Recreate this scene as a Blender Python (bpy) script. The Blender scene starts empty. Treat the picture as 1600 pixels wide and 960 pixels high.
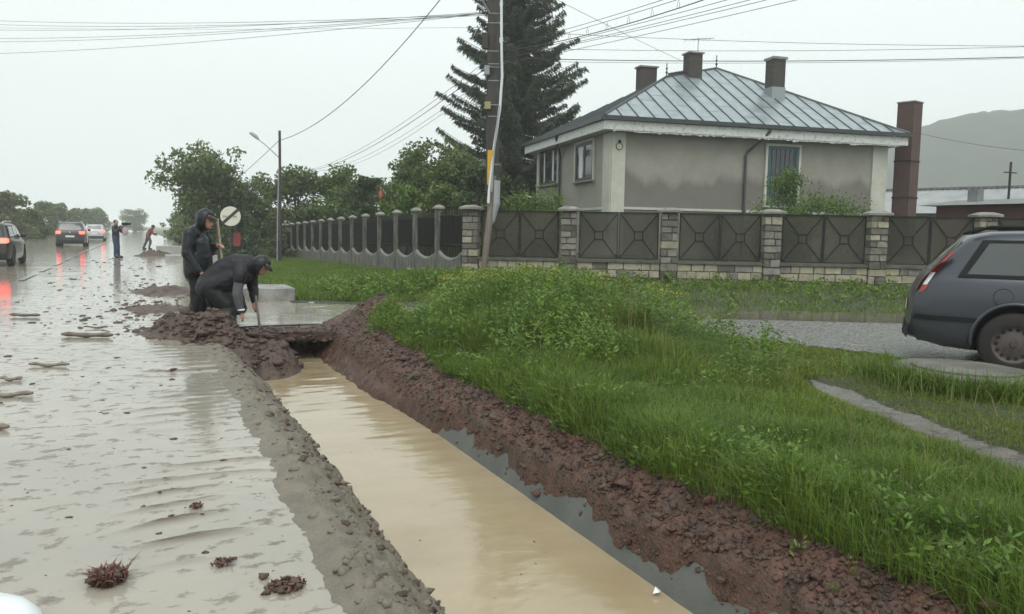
import bpy, bmesh, math, random
import numpy as np
from mathutils import Vector, Matrix, noise as mnoise

sc = bpy.context.scene
COL = sc.collection
R = math.radians
rng = np.random.default_rng(7)
random.seed(7)

# ------------------------------------------------------------------ camera
FPX, YAW, ROLL, CAMH = 1250.0, R(24.8), R(1.0), 1.45
PITCH = math.atan(116 / FPX)
_f = Vector((math.sin(YAW) * math.cos(PITCH), math.cos(YAW) * math.cos(PITCH), -math.sin(PITCH)))
_r = Vector((math.cos(YAW), -math.sin(YAW), 0.0))
_u = _r.cross(_f)
CR = _r * math.cos(ROLL) + _u * math.sin(ROLL)
CU = _u * math.cos(ROLL) - _r * math.sin(ROLL)
cam_data = bpy.data.cameras.new('camera')
cam = bpy.data.objects.new('camera', cam_data)
COL.objects.link(cam)
cam_data.sensor_width = 36.0
cam_data.lens = 36.0 * FPX / 1600.0
cam_data.clip_start = 0.05
cam_data.clip_end = 6000.0
m = Matrix((CR, CU, -_f)).transposed().to_4x4()
m.translation = (0, 0, CAMH)
cam.matrix_world = m
sc.camera = cam

def aim(x, y, d):
    """world point at distance d ahead along the sight line of photo point x, y"""
    return Vector((0, 0, CAMH)) + (_f + CR * ((x - 800) / FPX) - CU * ((y - 480) / FPX)) * d

# ------------------------------------------------------------------ sky and sun (rainy, overcast)
SUN_EL, SUN_AZ = R(58), R(200)
world = bpy.data.worlds.new('World')
sc.world = world
world.use_nodes = True
wn, wl = world.node_tree.nodes, world.node_tree.links
wn.clear()
sky = wn.new('ShaderNodeTexSky')
sky.sky_type = 'NISHITA'
sky.sun_disc = False
sky.sun_elevation = SUN_EL
sky.sun_rotation = SUN_AZ
sky.dust_density = 6.0
sky.air_density = 1.0
hs = wn.new('ShaderNodeHueSaturation')
hs.inputs['Saturation'].default_value = 0.12
mx = wn.new('ShaderNodeMix')
mx.data_type = 'RGBA'
mx.inputs['Factor'].default_value = 0.8
mx.inputs['B'].default_value = (7.9, 8.75, 8.8, 1)
bg = wn.new('ShaderNodeBackground')
bg.inputs['Strength'].default_value = 0.12
wo = wn.new('ShaderNodeOutputWorld')
wl.new(sky.outputs[0], hs.inputs['Color'])
wl.new(hs.outputs[0], mx.inputs['A'])
wl.new(mx.outputs['Result'], bg.inputs['Color'])
wl.new(bg.outputs[0], wo.inputs['Surface'])

sun_d = bpy.data.lights.new('sun', 'SUN')
sun_d.energy = 1.1
sun_d.angle = R(40)
sun_d.color = (1.0, 0.97, 0.92)
sun = bpy.data.objects.new('sun', sun_d)
COL.objects.link(sun)
sd = Vector((math.sin(SUN_AZ) * math.cos(SUN_EL), math.cos(SUN_AZ) * math.cos(SUN_EL), math.sin(SUN_EL)))
sun.rotation_euler = sd.to_track_quat('Z', 'Y').to_euler()
sun.location = sd * 100

vs = sc.view_settings
vs.view_transform = 'Standard'
vs.look = 'None'
vs.gamma = 1.0
vs.exposure = 0.35
vs.use_curve_mapping = False
sc.render.engine = 'CYCLES'
cy = sc.cycles
cy.use_denoising = True
cy.max_bounces = 6
cy.diffuse_bounces = 2
cy.glossy_bounces = 3
cy.transmission_bounces = 4
cy.transparent_max_bounces = 12
cy.volume_bounces = 3

# ------------------------------------------------------------------ helpers: tags, materials, meshes
def tag(o, label=None, cat=None, group=None, kind=None):
    if label: o['label'] = label
    if cat: o['category'] = cat
    if group: o['group'] = group
    if kind: o['kind'] = kind
    return o

def empty(name, loc, rz=0.0, label=None, cat=None, group=None):
    o = bpy.data.objects.new(name, None)
    o.location = loc
    o.rotation_euler = (0, 0, rz)
    o.empty_display_size = 0.2
    COL.objects.link(o)
    return tag(o, label, cat, group)

def mat(name, c, rough=0.7, c2=None, ns=5.0, bump=0.0, bs=30.0, metal=0.0, spec=0.5, island=0.0, emit=None, es=0.0,
        coat=0.0, stretch=None, det=6.0, trans=0.0, rough2=None, contrast=(0.35, 0.65), alpha=1.0, c3=None, sub=0.0):
    mt = bpy.data.materials.new(name)
    mt.use_nodes = True
    nt = mt.node_tree
    n, l = nt.nodes, nt.links
    p = n['Principled BSDF']
    p.inputs['Roughness'].default_value = rough
    p.inputs['Metallic'].default_value = metal
    p.inputs['Specular IOR Level'].default_value = spec
    p.inputs['Coat Weight'].default_value = coat
    p.inputs['Coat Roughness'].default_value = 0.08
    p.inputs['Base Color'].default_value = (*c, 1)
    p.inputs['Alpha'].default_value = alpha
    p.inputs['Transmission Weight'].default_value = trans
    if emit:
        p.inputs['Emission Color'].default_value = (*emit, 1)
        p.inputs['Emission Strength'].default_value = es
    coord = n.new('ShaderNodeNewGeometry')
    src = coord.outputs['Position']
    if stretch:
        mp = n.new('ShaderNodeMapping')
        mp.inputs['Scale'].default_value = stretch
        l.new(src, mp.inputs['Vector'])
        src = mp.outputs['Vector']
    col = None
    if c2:
        t = n.new('ShaderNodeTexNoise')
        t.inputs['Scale'].default_value = ns
        t.inputs['Detail'].default_value = det
        t.inputs['Roughness'].default_value = 0.62
        l.new(src, t.inputs['Vector'])
        rp = n.new('ShaderNodeValToRGB')
        rp.color_ramp.elements[0].position = contrast[0]
        rp.color_ramp.elements[1].position = contrast[1]
        rp.color_ramp.elements[0].color = (*c, 1)
        rp.color_ramp.elements[1].color = (*c2, 1)
        if c3:
            e = rp.color_ramp.elements.new(min(1.0, contrast[1] + 0.12))
            e.color = (*c3, 1)
        l.new(t.outputs['Fac'], rp.inputs['Fac'])
        col = rp.outputs['Color']
        if rough2 is not None:
            mr = n.new('ShaderNodeMapRange')
            mr.inputs['From Min'].default_value = contrast[0]
            mr.inputs['From Max'].default_value = contrast[1]
            mr.inputs['To Min'].default_value = rough
            mr.inputs['To Max'].default_value = rough2
            l.new(t.outputs['Fac'], mr.inputs['Value'])
            l.new(mr.outputs['Result'], p.inputs['Roughness'])
    if island > 0:
        h = n.new('ShaderNodeHueSaturation')
        mr = n.new('ShaderNodeMapRange')
        mr.inputs['To Min'].default_value = 1 - island
        mr.inputs['To Max'].default_value = 1 + island
        l.new(coord.outputs['Random Per Island'], mr.inputs['Value'])
        l.new(mr.outputs['Result'], h.inputs['Value'])
        mh = n.new('ShaderNodeMapRange')
        mh.inputs['To Min'].default_value = 0.5 - island * 0.05
        mh.inputs['To Max'].default_value = 0.5 + island * 0.05
        ml = n.new('ShaderNodeMath'); ml.operation = 'MULTIPLY'; ml.inputs[1].default_value = 7.31
        fr = n.new('ShaderNodeMath'); fr.operation = 'FRACT'
        l.new(coord.outputs['Random Per Island'], ml.inputs[0]); l.new(ml.outputs[0], fr.inputs[0])
        l.new(fr.outputs[0], mh.inputs['Value'])
        l.new(mh.outputs['Result'], h.inputs['Hue'])
        if col is None:
            h.inputs['Color'].default_value = (*c, 1)
        else:
            l.new(col, h.inputs['Color'])
        col = h.outputs['Color']
    if col is not None:
        l.new(col, p.inputs['Base Color'])
    if bump > 0:
        t2 = n.new('ShaderNodeTexNoise')
        t2.inputs['Scale'].default_value = bs
        t2.inputs['Detail'].default_value = 5.0
        l.new(src, t2.inputs['Vector'])
        b = n.new('ShaderNodeBump')
        b.inputs['Strength'].default_value = bump
        b.inputs['Distance'].default_value = 0.02
        l.new(t2.outputs['Fac'], b.inputs['Height'])
        l.new(b.outputs['Normal'], p.inputs['Normal'])
    if sub > 0:   # leaves let some light through
        tr = n.new('ShaderNodeBsdfTranslucent')
        if col is not None: l.new(col, tr.inputs['Color'])
        else: tr.inputs['Color'].default_value = (*c, 1)
        ms = n.new('ShaderNodeMixShader'); ms.inputs[0].default_value = sub
        l.new(p.outputs[0], ms.inputs[1]); l.new(tr.outputs[0], ms.inputs[2])
        l.new(ms.outputs[0], n['Material Output'].inputs['Surface'])
    return mt

def brick_mat(name, c1, c2, mortar, bw=0.24, bh=0.07, rough=0.85):
    mt = mat(name, c1, rough, bump=0.3, bs=40)
    n, l = mt.node_tree.nodes, mt.node_tree.links
    p = n['Principled BSDF']
    tc = n.new('ShaderNodeTexCoord')
    sx = n.new('ShaderNodeSeparateXYZ'); l.new(tc.outputs['Object'], sx.inputs[0])
    ad = n.new('ShaderNodeMath'); l.new(sx.outputs[0], ad.inputs[0]); l.new(sx.outputs[1], ad.inputs[1])
    cb = n.new('ShaderNodeCombineXYZ'); l.new(ad.outputs[0], cb.inputs[0]); l.new(sx.outputs[2], cb.inputs[1])
    b = n.new('ShaderNodeTexBrick')
    b.inputs['Color1'].default_value = (*c1, 1); b.inputs['Color2'].default_value = (*c2, 1); b.inputs['Mortar'].default_value = (*mortar, 1)
    b.inputs['Scale'].default_value = 1.0
    b.inputs['Brick Width'].default_value = bw; b.inputs['Row Height'].default_value = bh; b.inputs['Mortar Size'].default_value = 0.008
    l.new(cb.outputs[0], b.inputs['Vector'])
    l.new(b.outputs['Color'], p.inputs['Base Color'])
    return mt

class MB:
    def __init__(s):
        s.v, s.f, s.mi, s.cur = [], [], [], 0
    def add(s, vs_, fs):
        o = len(s.v)
        s.v += [tuple(v) for v in vs_]
        for f in fs:
            s.f.append(tuple(i + o for i in f)); s.mi.append(s.cur)
        return s
    def box(s, c, d, rot=None):
        x, y, z = d[0] / 2, d[1] / 2, d[2] / 2
        P = [Vector((a, b, e)) for e in (-z, z) for a, b in ((-x, -y), (x, -y), (x, y), (-x, y))]
        if rot is not None:
            mm = rot if isinstance(rot, Matrix) else Matrix.Rotation(rot, 3, 'Z')
            P = [mm @ p for p in P]
        c = Vector(c)
        return s.add([p + c for p in P], [(3, 2, 1, 0), (4, 5, 6, 7), (0, 1, 5, 4), (1, 2, 6, 5), (2, 3, 7, 6), (3, 0, 4, 7)])
    def bar(s, a, b, w, h=None, up=(0, 0, 1)):
        a, b = Vector(a), Vector(b); h = h or w
        d = (b - a); L = d.length; d = d / L
        upv = Vector(up)
        if abs(d.dot(upv)) > 0.98: upv = Vector((1, 0, 0))
        sx = d.cross(upv).normalized(); sz = sx.cross(d)
        P = []
        for q in (a, b):
            for i, j in ((-1, -1), (1, -1), (1, 1), (-1, 1)):
                P.append(q + sx * (i * w / 2) + sz * (j * h / 2))
        return s.add(P, [(3, 2, 1, 0), (4, 5, 6, 7), (0, 1, 5, 4), (1, 2, 6, 5), (2, 3, 7, 6), (3, 0, 4, 7)])
    def tube(s, pts, rad, n=8, caps=True):
        pts = [Vector(p) for p in pts]
        if not hasattr(rad, '__len__'): rad = [rad] * len(pts)
        P = []; prev = None
        for i, p in enumerate(pts):
            t = (pts[min(i + 1, len(pts) - 1)] - pts[max(i - 1, 0)]).normalized()
            if prev is None:
                a = Vector((0, 0, 1)) if abs(t.z) < 0.9 else Vector((1, 0, 0))
                prev = t.cross(a).normalized()
            x = (prev - t * prev.dot(t)).normalized(); prev = x
            y = t.cross(x)
            for k in range(n):
                an = 2 * math.pi * k / n
                P.append(p + (x * math.cos(an) + y * math.sin(an)) * rad[i])
        F = []
        for i in range(len(pts) - 1):
            for k in range(n):
                F.append((i * n + k, i * n + (k + 1) % n, (i + 1) * n + (k + 1) % n, (i + 1) * n + k))
        if caps:
            F.append(tuple(reversed(range(n)))); F.append(tuple(range((len(pts) - 1) * n, len(pts) * n)))
        return s.add(P, F)
    def lathe(s, prof, n=16, c=(0, 0, 0), axis='Z', caps=True):
        P = []
        for r_, z in prof:
            for k in range(n):
                a = 2 * math.pi * k / n
                q = (r_ * math.cos(a), r_ * math.sin(a), z)
                if axis == 'Y': q = (q[0], q[2], q[1])
                if axis == 'X': q = (q[2], q[0], q[1])
                P.append((q[0] + c[0], q[1] + c[1], q[2] + c[2]))
        F = []
        for i in range(len(prof) - 1):
            for k in range(n):
                F.append((i * n + k, i * n + (k + 1) % n, (i + 1) * n + (k + 1) % n, (i + 1) * n + k))
        if caps: F.append(tuple(reversed(range(n)))); F.append(tuple(range((len(prof) - 1) * n, len(prof) * n)))
        return s.add(P, F)
    def prism(s, poly, d):
        """poly: list of 3-D points (planar), d: extrusion vector"""
        d = Vector(d); P = [Vector(p) for p in poly]; n = len(P)
        return s.add(P + [p + d for p in P], [tuple(reversed(range(n))), tuple(range(n, 2 * n))] +
                     [(i, (i + 1) % n, n + (i + 1) % n, n + i) for i in range(n)])
    def build(s, name, mt, parent=None, smooth=False, fix=True, merge=0.0):
        me = bpy.data.meshes.new(name)
        me.from_pydata(s.v, [], s.f)
        mts = mt if isinstance(mt, (list, tuple)) else [mt]
        for q in mts: me.materials.append(q)
        if len(mts) > 1: me.polygons.foreach_set('material_index', s.mi)
        if fix or merge:
            bm = bmesh.new(); bm.from_mesh(me)
            if merge: bmesh.ops.remove_doubles(bm, verts=bm.verts, dist=merge)
            bmesh.ops.recalc_face_normals(bm, faces=bm.faces)
            bm.to_mesh(me); bm.free()
        if smooth: me.polygons.foreach_set('use_smooth', [True] * len(me.polygons))
        me.update()
        o = bpy.data.objects.new(name, me)
        COL.objects.link(o)
        o.parent = parent
        return o

def npmesh(name, V, F, mt, parent=None, smooth=False):
    """V (n,3) float, F (m,k) int with constant k"""
    V = np.asarray(V, np.float32); F = np.asarray(F, np.int32)
    me = bpy.data.meshes.new(name)
    k = F.shape[1]
    me.vertices.add(len(V)); me.vertices.foreach_set('co', V.ravel())
    me.loops.add(F.size); me.loops.foreach_set('vertex_index', F.ravel())
    me.polygons.add(len(F)); me.polygons.foreach_set('loop_start', np.arange(0, F.size, k, dtype=np.int32))
    try: me.polygons.foreach_set('loop_total', np.full(len(F), k, np.int32))
    except Exception: pass
    if smooth: me.polygons.foreach_set('use_smooth', np.ones(len(F), bool))
    me.update(calc_edges=True)
    me.validate()
    for q in (mt if isinstance(mt, (list, tuple)) else [mt]): me.materials.append(q)
    o = bpy.data.objects.new(name, me)
    COL.objects.link(o); o.parent = parent
    return o

_T = np.random.default_rng(3).random((256, 256))
def vn(x, y, s=0):
    x = np.asarray(x, float) + s * 17.13; y = np.asarray(y, float) + s * 9.71
    xi = np.floor(x).astype(int); yi = np.floor(y).astype(int)
    fx = x - xi; fy = y - yi
    fx = fx * fx * (3 - 2 * fx); fy = fy * fy * (3 - 2 * fy)
    a = _T[xi % 256, yi % 256]; b = _T[(xi + 1) % 256, yi % 256]; c = _T[xi % 256, (yi + 1) % 256]; d = _T[(xi + 1) % 256, (yi + 1) % 256]
    return (a * (1 - fx) + b * fx) * (1 - fy) + (c * (1 - fx) + d * fx) * fy
def fbm(x, y, o=4, s=0):
    r_ = 0; a = 0.5; t = 0
    for i in range(o):
        r_ = r_ + a * vn(np.asarray(x) * 2 ** i, np.asarray(y) * 2 ** i, s + i); t += a; a *= 0.5
    return r_ / t - 0.5
def sst(a, b, x):
    t = np.clip((np.asarray(x, float) - a) / (b - a), 0, 1)
    return t * t * (3 - 2 * t)

def grid(name, xs, ys, hf, mt, mask=None, smooth=True, kind='structure', parent=None):
    X, Y = np.meshgrid(xs, ys, indexing='ij')
    Z = hf(X, Y)
    V = np.stack([X, Y, Z], -1).reshape(-1, 3)
    nx, ny = len(xs), len(ys)
    I = np.arange(nx * ny).reshape(nx, ny)
    F = np.stack([I[:-1, :-1], I[1:, :-1], I[1:, 1:], I[:-1, 1:]], -1).reshape(-1, 4)
    if mask is not None:
        c = V[F].mean(1)
        F = F[mask(c[:, 0], c[:, 1])]
        u, inv = np.unique(F, return_inverse=True)
        V = V[u]; F = inv.reshape(F.shape)
    o = npmesh(name, V, F, mt, parent, smooth)
    if kind: o['kind'] = kind
    return o

# ------------------------------------------------------------------ the lie of the land
FA, FD, FN = np.array((7.8, 19.5)), np.array((.863, -.505)), np.array((-.505, -.863))   # front fence: start, direction, towards the street
def fdist(x, y): return (np.asarray(x) - FA[0]) * FN[0] + (np.asarray(y) - FA[1]) * FN[1]
def street_near(y): return np.interp(y, [-8, 2, 5, 6.7, 9, 10.6, 12.2, 13.3], [9.5, 8.2, 7.75, 7.95, 7.2, 6.2, 5.2, 4.2])

def silt_shade(x, y):
    """silty crests at the road edge; also mask their shadow lines painted into the colour"""
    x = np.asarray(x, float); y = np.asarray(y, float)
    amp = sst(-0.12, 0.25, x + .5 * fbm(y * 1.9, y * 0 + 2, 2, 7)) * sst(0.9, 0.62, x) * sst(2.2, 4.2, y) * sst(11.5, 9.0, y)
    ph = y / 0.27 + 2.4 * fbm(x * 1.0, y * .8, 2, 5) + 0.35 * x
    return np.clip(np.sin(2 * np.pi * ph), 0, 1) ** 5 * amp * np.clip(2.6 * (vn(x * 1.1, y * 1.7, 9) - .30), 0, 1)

def h_road(x, y):
    x = np.asarray(x, float); y = np.asarray(y, float)
    z = 0.012 * fbm(x * .9, y * .6, 3, 1) + 0.004 * fbm(x * 5, y * 5, 3, 2)
    z = z + 0.030 * silt_shade(x, y)
    z = z + 0.003 * sst(-0.2, 0.3, x) * fbm(x * 9, y * 22, 2, 11)
    # silt ridges thrown about on the left
    z = z + 0.055 * np.clip(fbm(x * 1.3 + 40, y * 2.0, 3, 21) - .22, 0, 1) * sst(-.2, -.9, x) * sst(2, 4, y)
    return z

def h_bank_left(x, y):
    x = np.asarray(x, float); y = np.asarray(y, float)
    xe = x + 0.10 * fbm(y * 1.6, y * 0 + 3, 3, 31) + .05 * fbm(y * 6, x * 6, 2, 32)
    z = np.interp(xe, [0.45, 0.62, 0.80, 0.95, 1.20, 1.32, 1.40, 1.6], [-0.07, -0.012, 0.035, -0.03, -0.29, -0.45, -0.58, -0.80])
    cl = np.clip(fbm(x * 9, y * 9, 3, 33) - .05, 0, 1) * 0.14
    return z + cl * sst(.6, .9, x) + 0.012 * fbm(x * 30, y * 30, 2, 34)

def bank_top(y): return 2.86 + 0.22 * fbm(np.asarray(y) * .8, np.asarray(y) * 0 + 8, 3, 41)

def h_verge(x, y):
    x = np.asarray(x, float); y = np.asarray(y, float)
    z = 0.10 + 0.05 * fbm(x * .8, y * .8, 3, 51) + 0.28 * np.exp(-((x - 4.6) / 1.3) ** 2 - ((y - 8.9) / 2.4) ** 2)
    z = z - 0.08 * np.exp(-((x - path_x(y)) / .28) ** 2) * sst(5.9, 5.2, y)
    k = sst(0.9, 0.05, street_near(y) - x)
    return z * (1 - k) + (h_street(x, y) - .01) * k
def path_x(y): return np.interp(y, [1.5, 3.0, 4.3, 5.5, 6.2], [4.55, 4.95, 5.35, 5.7, 6.0])

def h_soil(x, y):
    x = np.asarray(x, float); y = np.asarray(y, float)
    lo = 2.45 + 0.16 * fbm(y * 1.7, y * 0 + 1, 3, 61) + 0.05 * fbm(y * 9, x * 9, 2, 62) - 0.22 * sst(7.0, 9.5, y)
    z = np.interp(x, [2.3, 2.42, 2.52, 2.95, 3.3, 3.8], [-0.36, -0.26, -0.10, 0.12, 0.13, 0.12])
    z = z + 0.15 * fbm(x * 2.2, y * 1.3, 3, 63) + 0.09 * fbm(x * 5 + y * 2, y * 5, 3, 64) + 0.05 * fbm(x * 20, y * 20, 3, 65) + 0.03 * fbm(x * 50, y * 50, 2, 66)
    z = z - 0.5 * sst(0.06, -0.12, x - lo) - 0.25 * sst(3.1, 3.5, x)
    return z + 0.28 * np.exp(-((x - 3.15) / .40) ** 2 - ((y - 11.0) / .75) ** 2) + 0.10 * sst(8, 10.5, y) * sst(2.2, 2.6, x)

def h_street(x, y):
    x = np.asarray(x, float); y = np.asarray(y, float)
    d = fdist(x, y)
    z = 0.10 * sst(4.8, 8.0, x) + 0.015 * fbm(x * .8, y * .8, 3, 71)
    z = z - 0.06 * sst(7.6, 6.6, d) * sst(4.2, 6, x)
    return z + 0.010 * fbm(x * 9, y * 9, 3, 72)

def h_north(x, y):
    x = np.asarray(x, float); y = np.asarray(y, float)
    d = fdist(x, y)
    zf = 0.27 * sst(5.6, 1.0, d)
    side = sst(7.7, 2.8, x)                    # verge along the road
    drop = -0.016 * np.clip(y - 19.5, 0, 30)
    zr_ = np.interp(x, [2.5, 3.2, 7.6], [0.0, 0.07, 0.25]) * sst(15.2, 17.5, y)
    z = np.where(x > 7.6, zf, np.minimum(zf + .06, zr_)) + np.where(x < 9, drop, drop * sst(30, 9, x))
    z = z + 0.5 * sst(-1.0, -5.0, d) * sst(9, 11, x)
    z = z + 0.22 * np.exp(-((x - 6.0) / 1.3) ** 2 - ((y - 17.2) / 1.0) ** 2)
    return z + 0.05 * fbm(x * .9, y * .9, 3, 81) * sst(5.6, 4.6, d)

# ------------------------------------------------------------------ ground materials
def wet_mud_mat():
    mt = bpy.data.materials.new('muddy_water')
    mt.use_nodes = True
    n, l = mt.node_tree.nodes, mt.node_tree.links
    p = n['Principled BSDF']
    g = n.new('ShaderNodeNewGeometry')
    t = n.new('ShaderNodeTexNoise'); t.inputs['Scale'].default_value = .55; t.inputs['Detail'].default_value = 5
    l.new(g.outputs['Position'], t.inputs['Vector'])
    r1 = n.new('ShaderNodeValToRGB')
    e = r1.color_ramp.elements
    e[0].position, e[0].color = .36, (.275, .254, .215, 1)
    e[1].position, e[1].color = .66, (.350, .316, .254, 1)
    l.new(t.outputs['Fac'], r1.inputs['Fac'])
    mp = n.new('ShaderNodeMapping'); mp.inputs['Scale'].default_value = (1.5, 2.1, 1.0)
    l.new(g.outputs['Position'], mp.inputs['Vector'])
    t2 = n.new('ShaderNodeTexNoise'); t2.inputs['Scale'].default_value = 4.2; t2.inputs['Detail'].default_value = 7; t2.inputs['Roughness'].default_value = .68
    l.new(mp.outputs[0], t2.inputs['Vector'])
    r2 = n.new('ShaderNodeValToRGB')
    e = r2.color_ramp.elements
    e[0].position, e[0].color = .565, (0, 0, 0, 1)
    e[1].position, e[1].color = .74, (1, 1, 1, 1)
    l.new(t2.outputs['Fac'], r2.inputs['Fac'])
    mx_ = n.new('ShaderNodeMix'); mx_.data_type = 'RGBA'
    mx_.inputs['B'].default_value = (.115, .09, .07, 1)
    at_ = n.new('ShaderNodeAttribute'); at_.attribute_name = 'silt_shade'  # shadow lines of the ripples, painted in the brown of the mud blotches
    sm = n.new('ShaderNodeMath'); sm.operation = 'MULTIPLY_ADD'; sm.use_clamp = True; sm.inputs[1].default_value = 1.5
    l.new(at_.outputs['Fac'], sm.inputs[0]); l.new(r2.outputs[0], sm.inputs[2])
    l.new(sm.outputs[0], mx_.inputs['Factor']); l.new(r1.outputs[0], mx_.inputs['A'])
    l.new(mx_.outputs['Result'], p.inputs['Base Color'])
    mr = n.new('ShaderNodeMapRange'); mr.inputs['To Min'].default_value = .07; mr.inputs['To Max'].default_value = .38
    l.new(sm.outputs[0], mr.inputs['Value']); l.new(mr.outputs[0], p.inputs['Roughness'])
    p.inputs['Specular IOR Level'].default_value = .5
    mp2 = n.new('ShaderNodeMapping'); mp2.inputs['Scale'].default_value = (1.0, 1.9, 1.0)
    l.new(g.outputs['Position'], mp2.inputs['Vector'])
    t3 = n.new('ShaderNodeTexNoise'); t3.inputs['Scale'].default_value = 9; t3.inputs['Detail'].default_value = 6
    l.new(mp2.outputs[0], t3.inputs['Vector'])
    b = n.new('ShaderNodeBump'); b.inputs['Strength'].default_value = .13; b.inputs['Distance'].default_value = .012
    l.new(t3.outputs['Fac'], b.inputs['Height'])
    b2 = n.new('ShaderNodeBump'); b2.inputs['Strength'].default_value = .6; b2.inputs['Distance'].default_value = .012
    l.new(r2.outputs[0], b2.inputs['Height']); l.new(b.outputs[0], b2.inputs['Normal'])
    l.new(b2.outputs[0], p.inputs['Normal'])
    return mt

M = {}
M['mud_water'] = wet_mud_mat()
M['ditch_water'] = mat('ditch_water', (.31, .240, .140), .05, (.40, .325, .215), .8, bump=.10, bs=7, stretch=(1, 1.8, 1), rough2=.12, contrast=(.3, .7), det=8)
M['bank'] = mat('silty_bank', (.122, .104, .078), .4, (.185, .160, .122), 6, bump=.7, bs=60, contrast=(.35, .6), rough2=.6)
M['lining'] = mat('wet_concrete', (.085, .09, .080), .65, (.12, .125, .112), 2.5, bump=.15, bs=50)
M['soil'] = mat('red_brown_soil', (.036, .022, .015), .34, (.135, .066, .045), 9, bump=.9, bs=55, det=9, rough2=.7, contrast=(.32, .68), c3=(.22, .145, .105))
_n, _l = M['soil'].node_tree.nodes, M['soil'].node_tree.links     # grey clay showing between the red crumbs
_t = _n.new('ShaderNodeTexNoise'); _t.inputs['Scale'].default_value = 2.3; _t.inputs['Detail'].default_value = 8; _t.inputs['Roughness'].default_value = .7
_g = _n.new('ShaderNodeNewGeometry'); _l.new(_g.outputs['Position'], _t.inputs['Vector'])
_m = _n.new('ShaderNodeMapRange'); _m.inputs['From Min'].default_value = .52; _m.inputs['From Max'].default_value = .66; _m.inputs['To Max'].default_value = .5
_l.new(_t.outputs['Fac'], _m.inputs['Value'])
_x = _n.new('ShaderNodeMix'); _x.data_type = 'RGBA'; _x.inputs['B'].default_value = (.105, .09, .070, 1)
_p = _n['Principled BSDF']; _src = _p.inputs['Base Color'].links[0].from_socket
_l.new(_m.outputs[0], _x.inputs['Factor']); _l.new(_src, _x.inputs['A']); _l.new(_x.outputs['Result'], _p.inputs['Base Color'])
M['darksoil'] = mat('dark_wet_soil', (.038, .026, .020), .38, (.12, .072, .052), 11, bump=.9, bs=50, det=9, rough2=.7)
M['vergeground'] = mat('verge_earth', (.030, .032, .014), .8, (.045, .058, .018), 4, bump=.6, bs=40)
M['puddle'] = mat('brown_puddle', (.085, .075, .055), .07, (.12, .105, .08), 2, bump=.06, bs=12)
M['street'] = mat('wet_gravel', (.095, .092, .086), .12, (.215, .207, .19), 26, bump=.5, bs=55, rough2=.5, contrast=(.42, .66), det=8)
M['path'] = mat('wet_path', (.055, .047, .038), .10, (.13, .115, .095), 7, bump=.4, bs=40, rough2=.45)
M['field'] = mat('field', (.06, .085, .03), .9, (.09, .11, .04), .2)
M['concrete'] = mat('grey_concrete', (.30, .295, .275), .6, (.40, .395, .37), 5, bump=.3, bs=60)
M['concretedark'] = mat('stained_concrete', (.085, .08, .07), .6, (.18, .172, .15), 3, bump=.4, bs=40, stretch=(1, 1, .45))
M['asphaltpaint'] = mat('worn_white_paint', (.26, .25, .225), .12, (.52, .52, .49), 3, contrast=(.45, .62), det=8)

# ------------------------------------------------------------------ ground, roads, ditch
def lin(a, b, s): return np.linspace(a, b, max(2, int(round((b - a) / s)) + 1))
def grow(a, b, s0, k):
    out = [a]; s_ = s0
    while out[-1] < b: out.append(out[-1] + s_); s_ *= k
    out[-1] = b
    return np.array(out)

xs_r = np.concatenate([-grow(1.6, 10.4, .07, 1.05)[::-1], lin(-1.6, .78, .035)[1:]])
ys_r = np.concatenate([lin(-5, 1.6, .3), lin(1.6, 7, .03)[1:], lin(7, 12.4, .045)[1:]])
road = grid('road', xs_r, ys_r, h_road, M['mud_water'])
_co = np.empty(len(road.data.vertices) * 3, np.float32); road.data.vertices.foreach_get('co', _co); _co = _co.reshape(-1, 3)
_at = road.data.attributes.new('silt_shade', 'FLOAT', 'POINT'); _at.data.foreach_set('value', silt_shade(_co[:, 0], _co[:, 1]).astype(np.float32))  # per-vertex mask for the painted ripple shadows
ys_f = grow(12.4, 330, .07, 1.02)
xs_f = np.concatenate([lin(-10.4, -3, .5), lin(-3, 2.7, .12)[1:]])
def h_roadfar(x, y): return h_road(x, y) * sst(120, 30, y) - 0.008 * np.clip(y - 20, 0, 40) * .25 * 0
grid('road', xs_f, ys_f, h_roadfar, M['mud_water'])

grid('ditch_bank', lin(.46, 1.62, .016), np.concatenate([lin(-5, 1.8, .2), lin(1.8, 12.2, .022)[1:]]), h_bank_left, M['bank'])
def h_dw(x, y): return -0.40 + 0.004 * fbm(x * 5, y * 8, 3, 91) + 0.010 * fbm(x * 2, y * 7, 2, 92) * sst(5.5, 8, y)
grid('ditch_water', lin(1.15, 2.62, .03), np.concatenate([lin(-5, 1.8, .2), lin(1.8, 13.2, .035)[1:]]), h_dw, M['ditch_water'])
def h_lin(x, y): return np.interp(x, [2.37, 2.53, 2.75], [-0.50, -0.165, -0.12]) + .004 * fbm(x * 8, y * 8, 2, 93)
grid('ditch_lining', lin(2.37, 2.75, .04), lin(-5, 11.6, .12), h_lin, M['lining'])
grid('soil_bank', lin(2.16, 3.52, .018), np.concatenate([lin(-5, 1.4, .12), lin(1.4, 12.6, .020)[1:]]), h_soil, M['soil'])
grid('verge_ground', lin(3.12, 10, .10), lin(-5, 13.4, .10), h_verge, M['vergeground'],
     mask=lambda x, y: (x < street_near(y) + .12) & (fdist(x, y) > 5.3) & ~((y > 11.9) & (x < 4.6)))
grid('path', lin(4.2, 6.3, .025), lin(1.4, 5.9, .025), lambda x, y: h_verge(x, y) + .012 + .03 * fbm(x * 7, y * 7, 3, 96), M['path'],
     mask=lambda x, y: np.abs(x - path_x(y)) < (.16 + .10 * fbm(x * 3, y * 3, 3, 95) + .08 * sst(3.6, 2.4, y)) * sst(5.75, 5.2, y))
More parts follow.
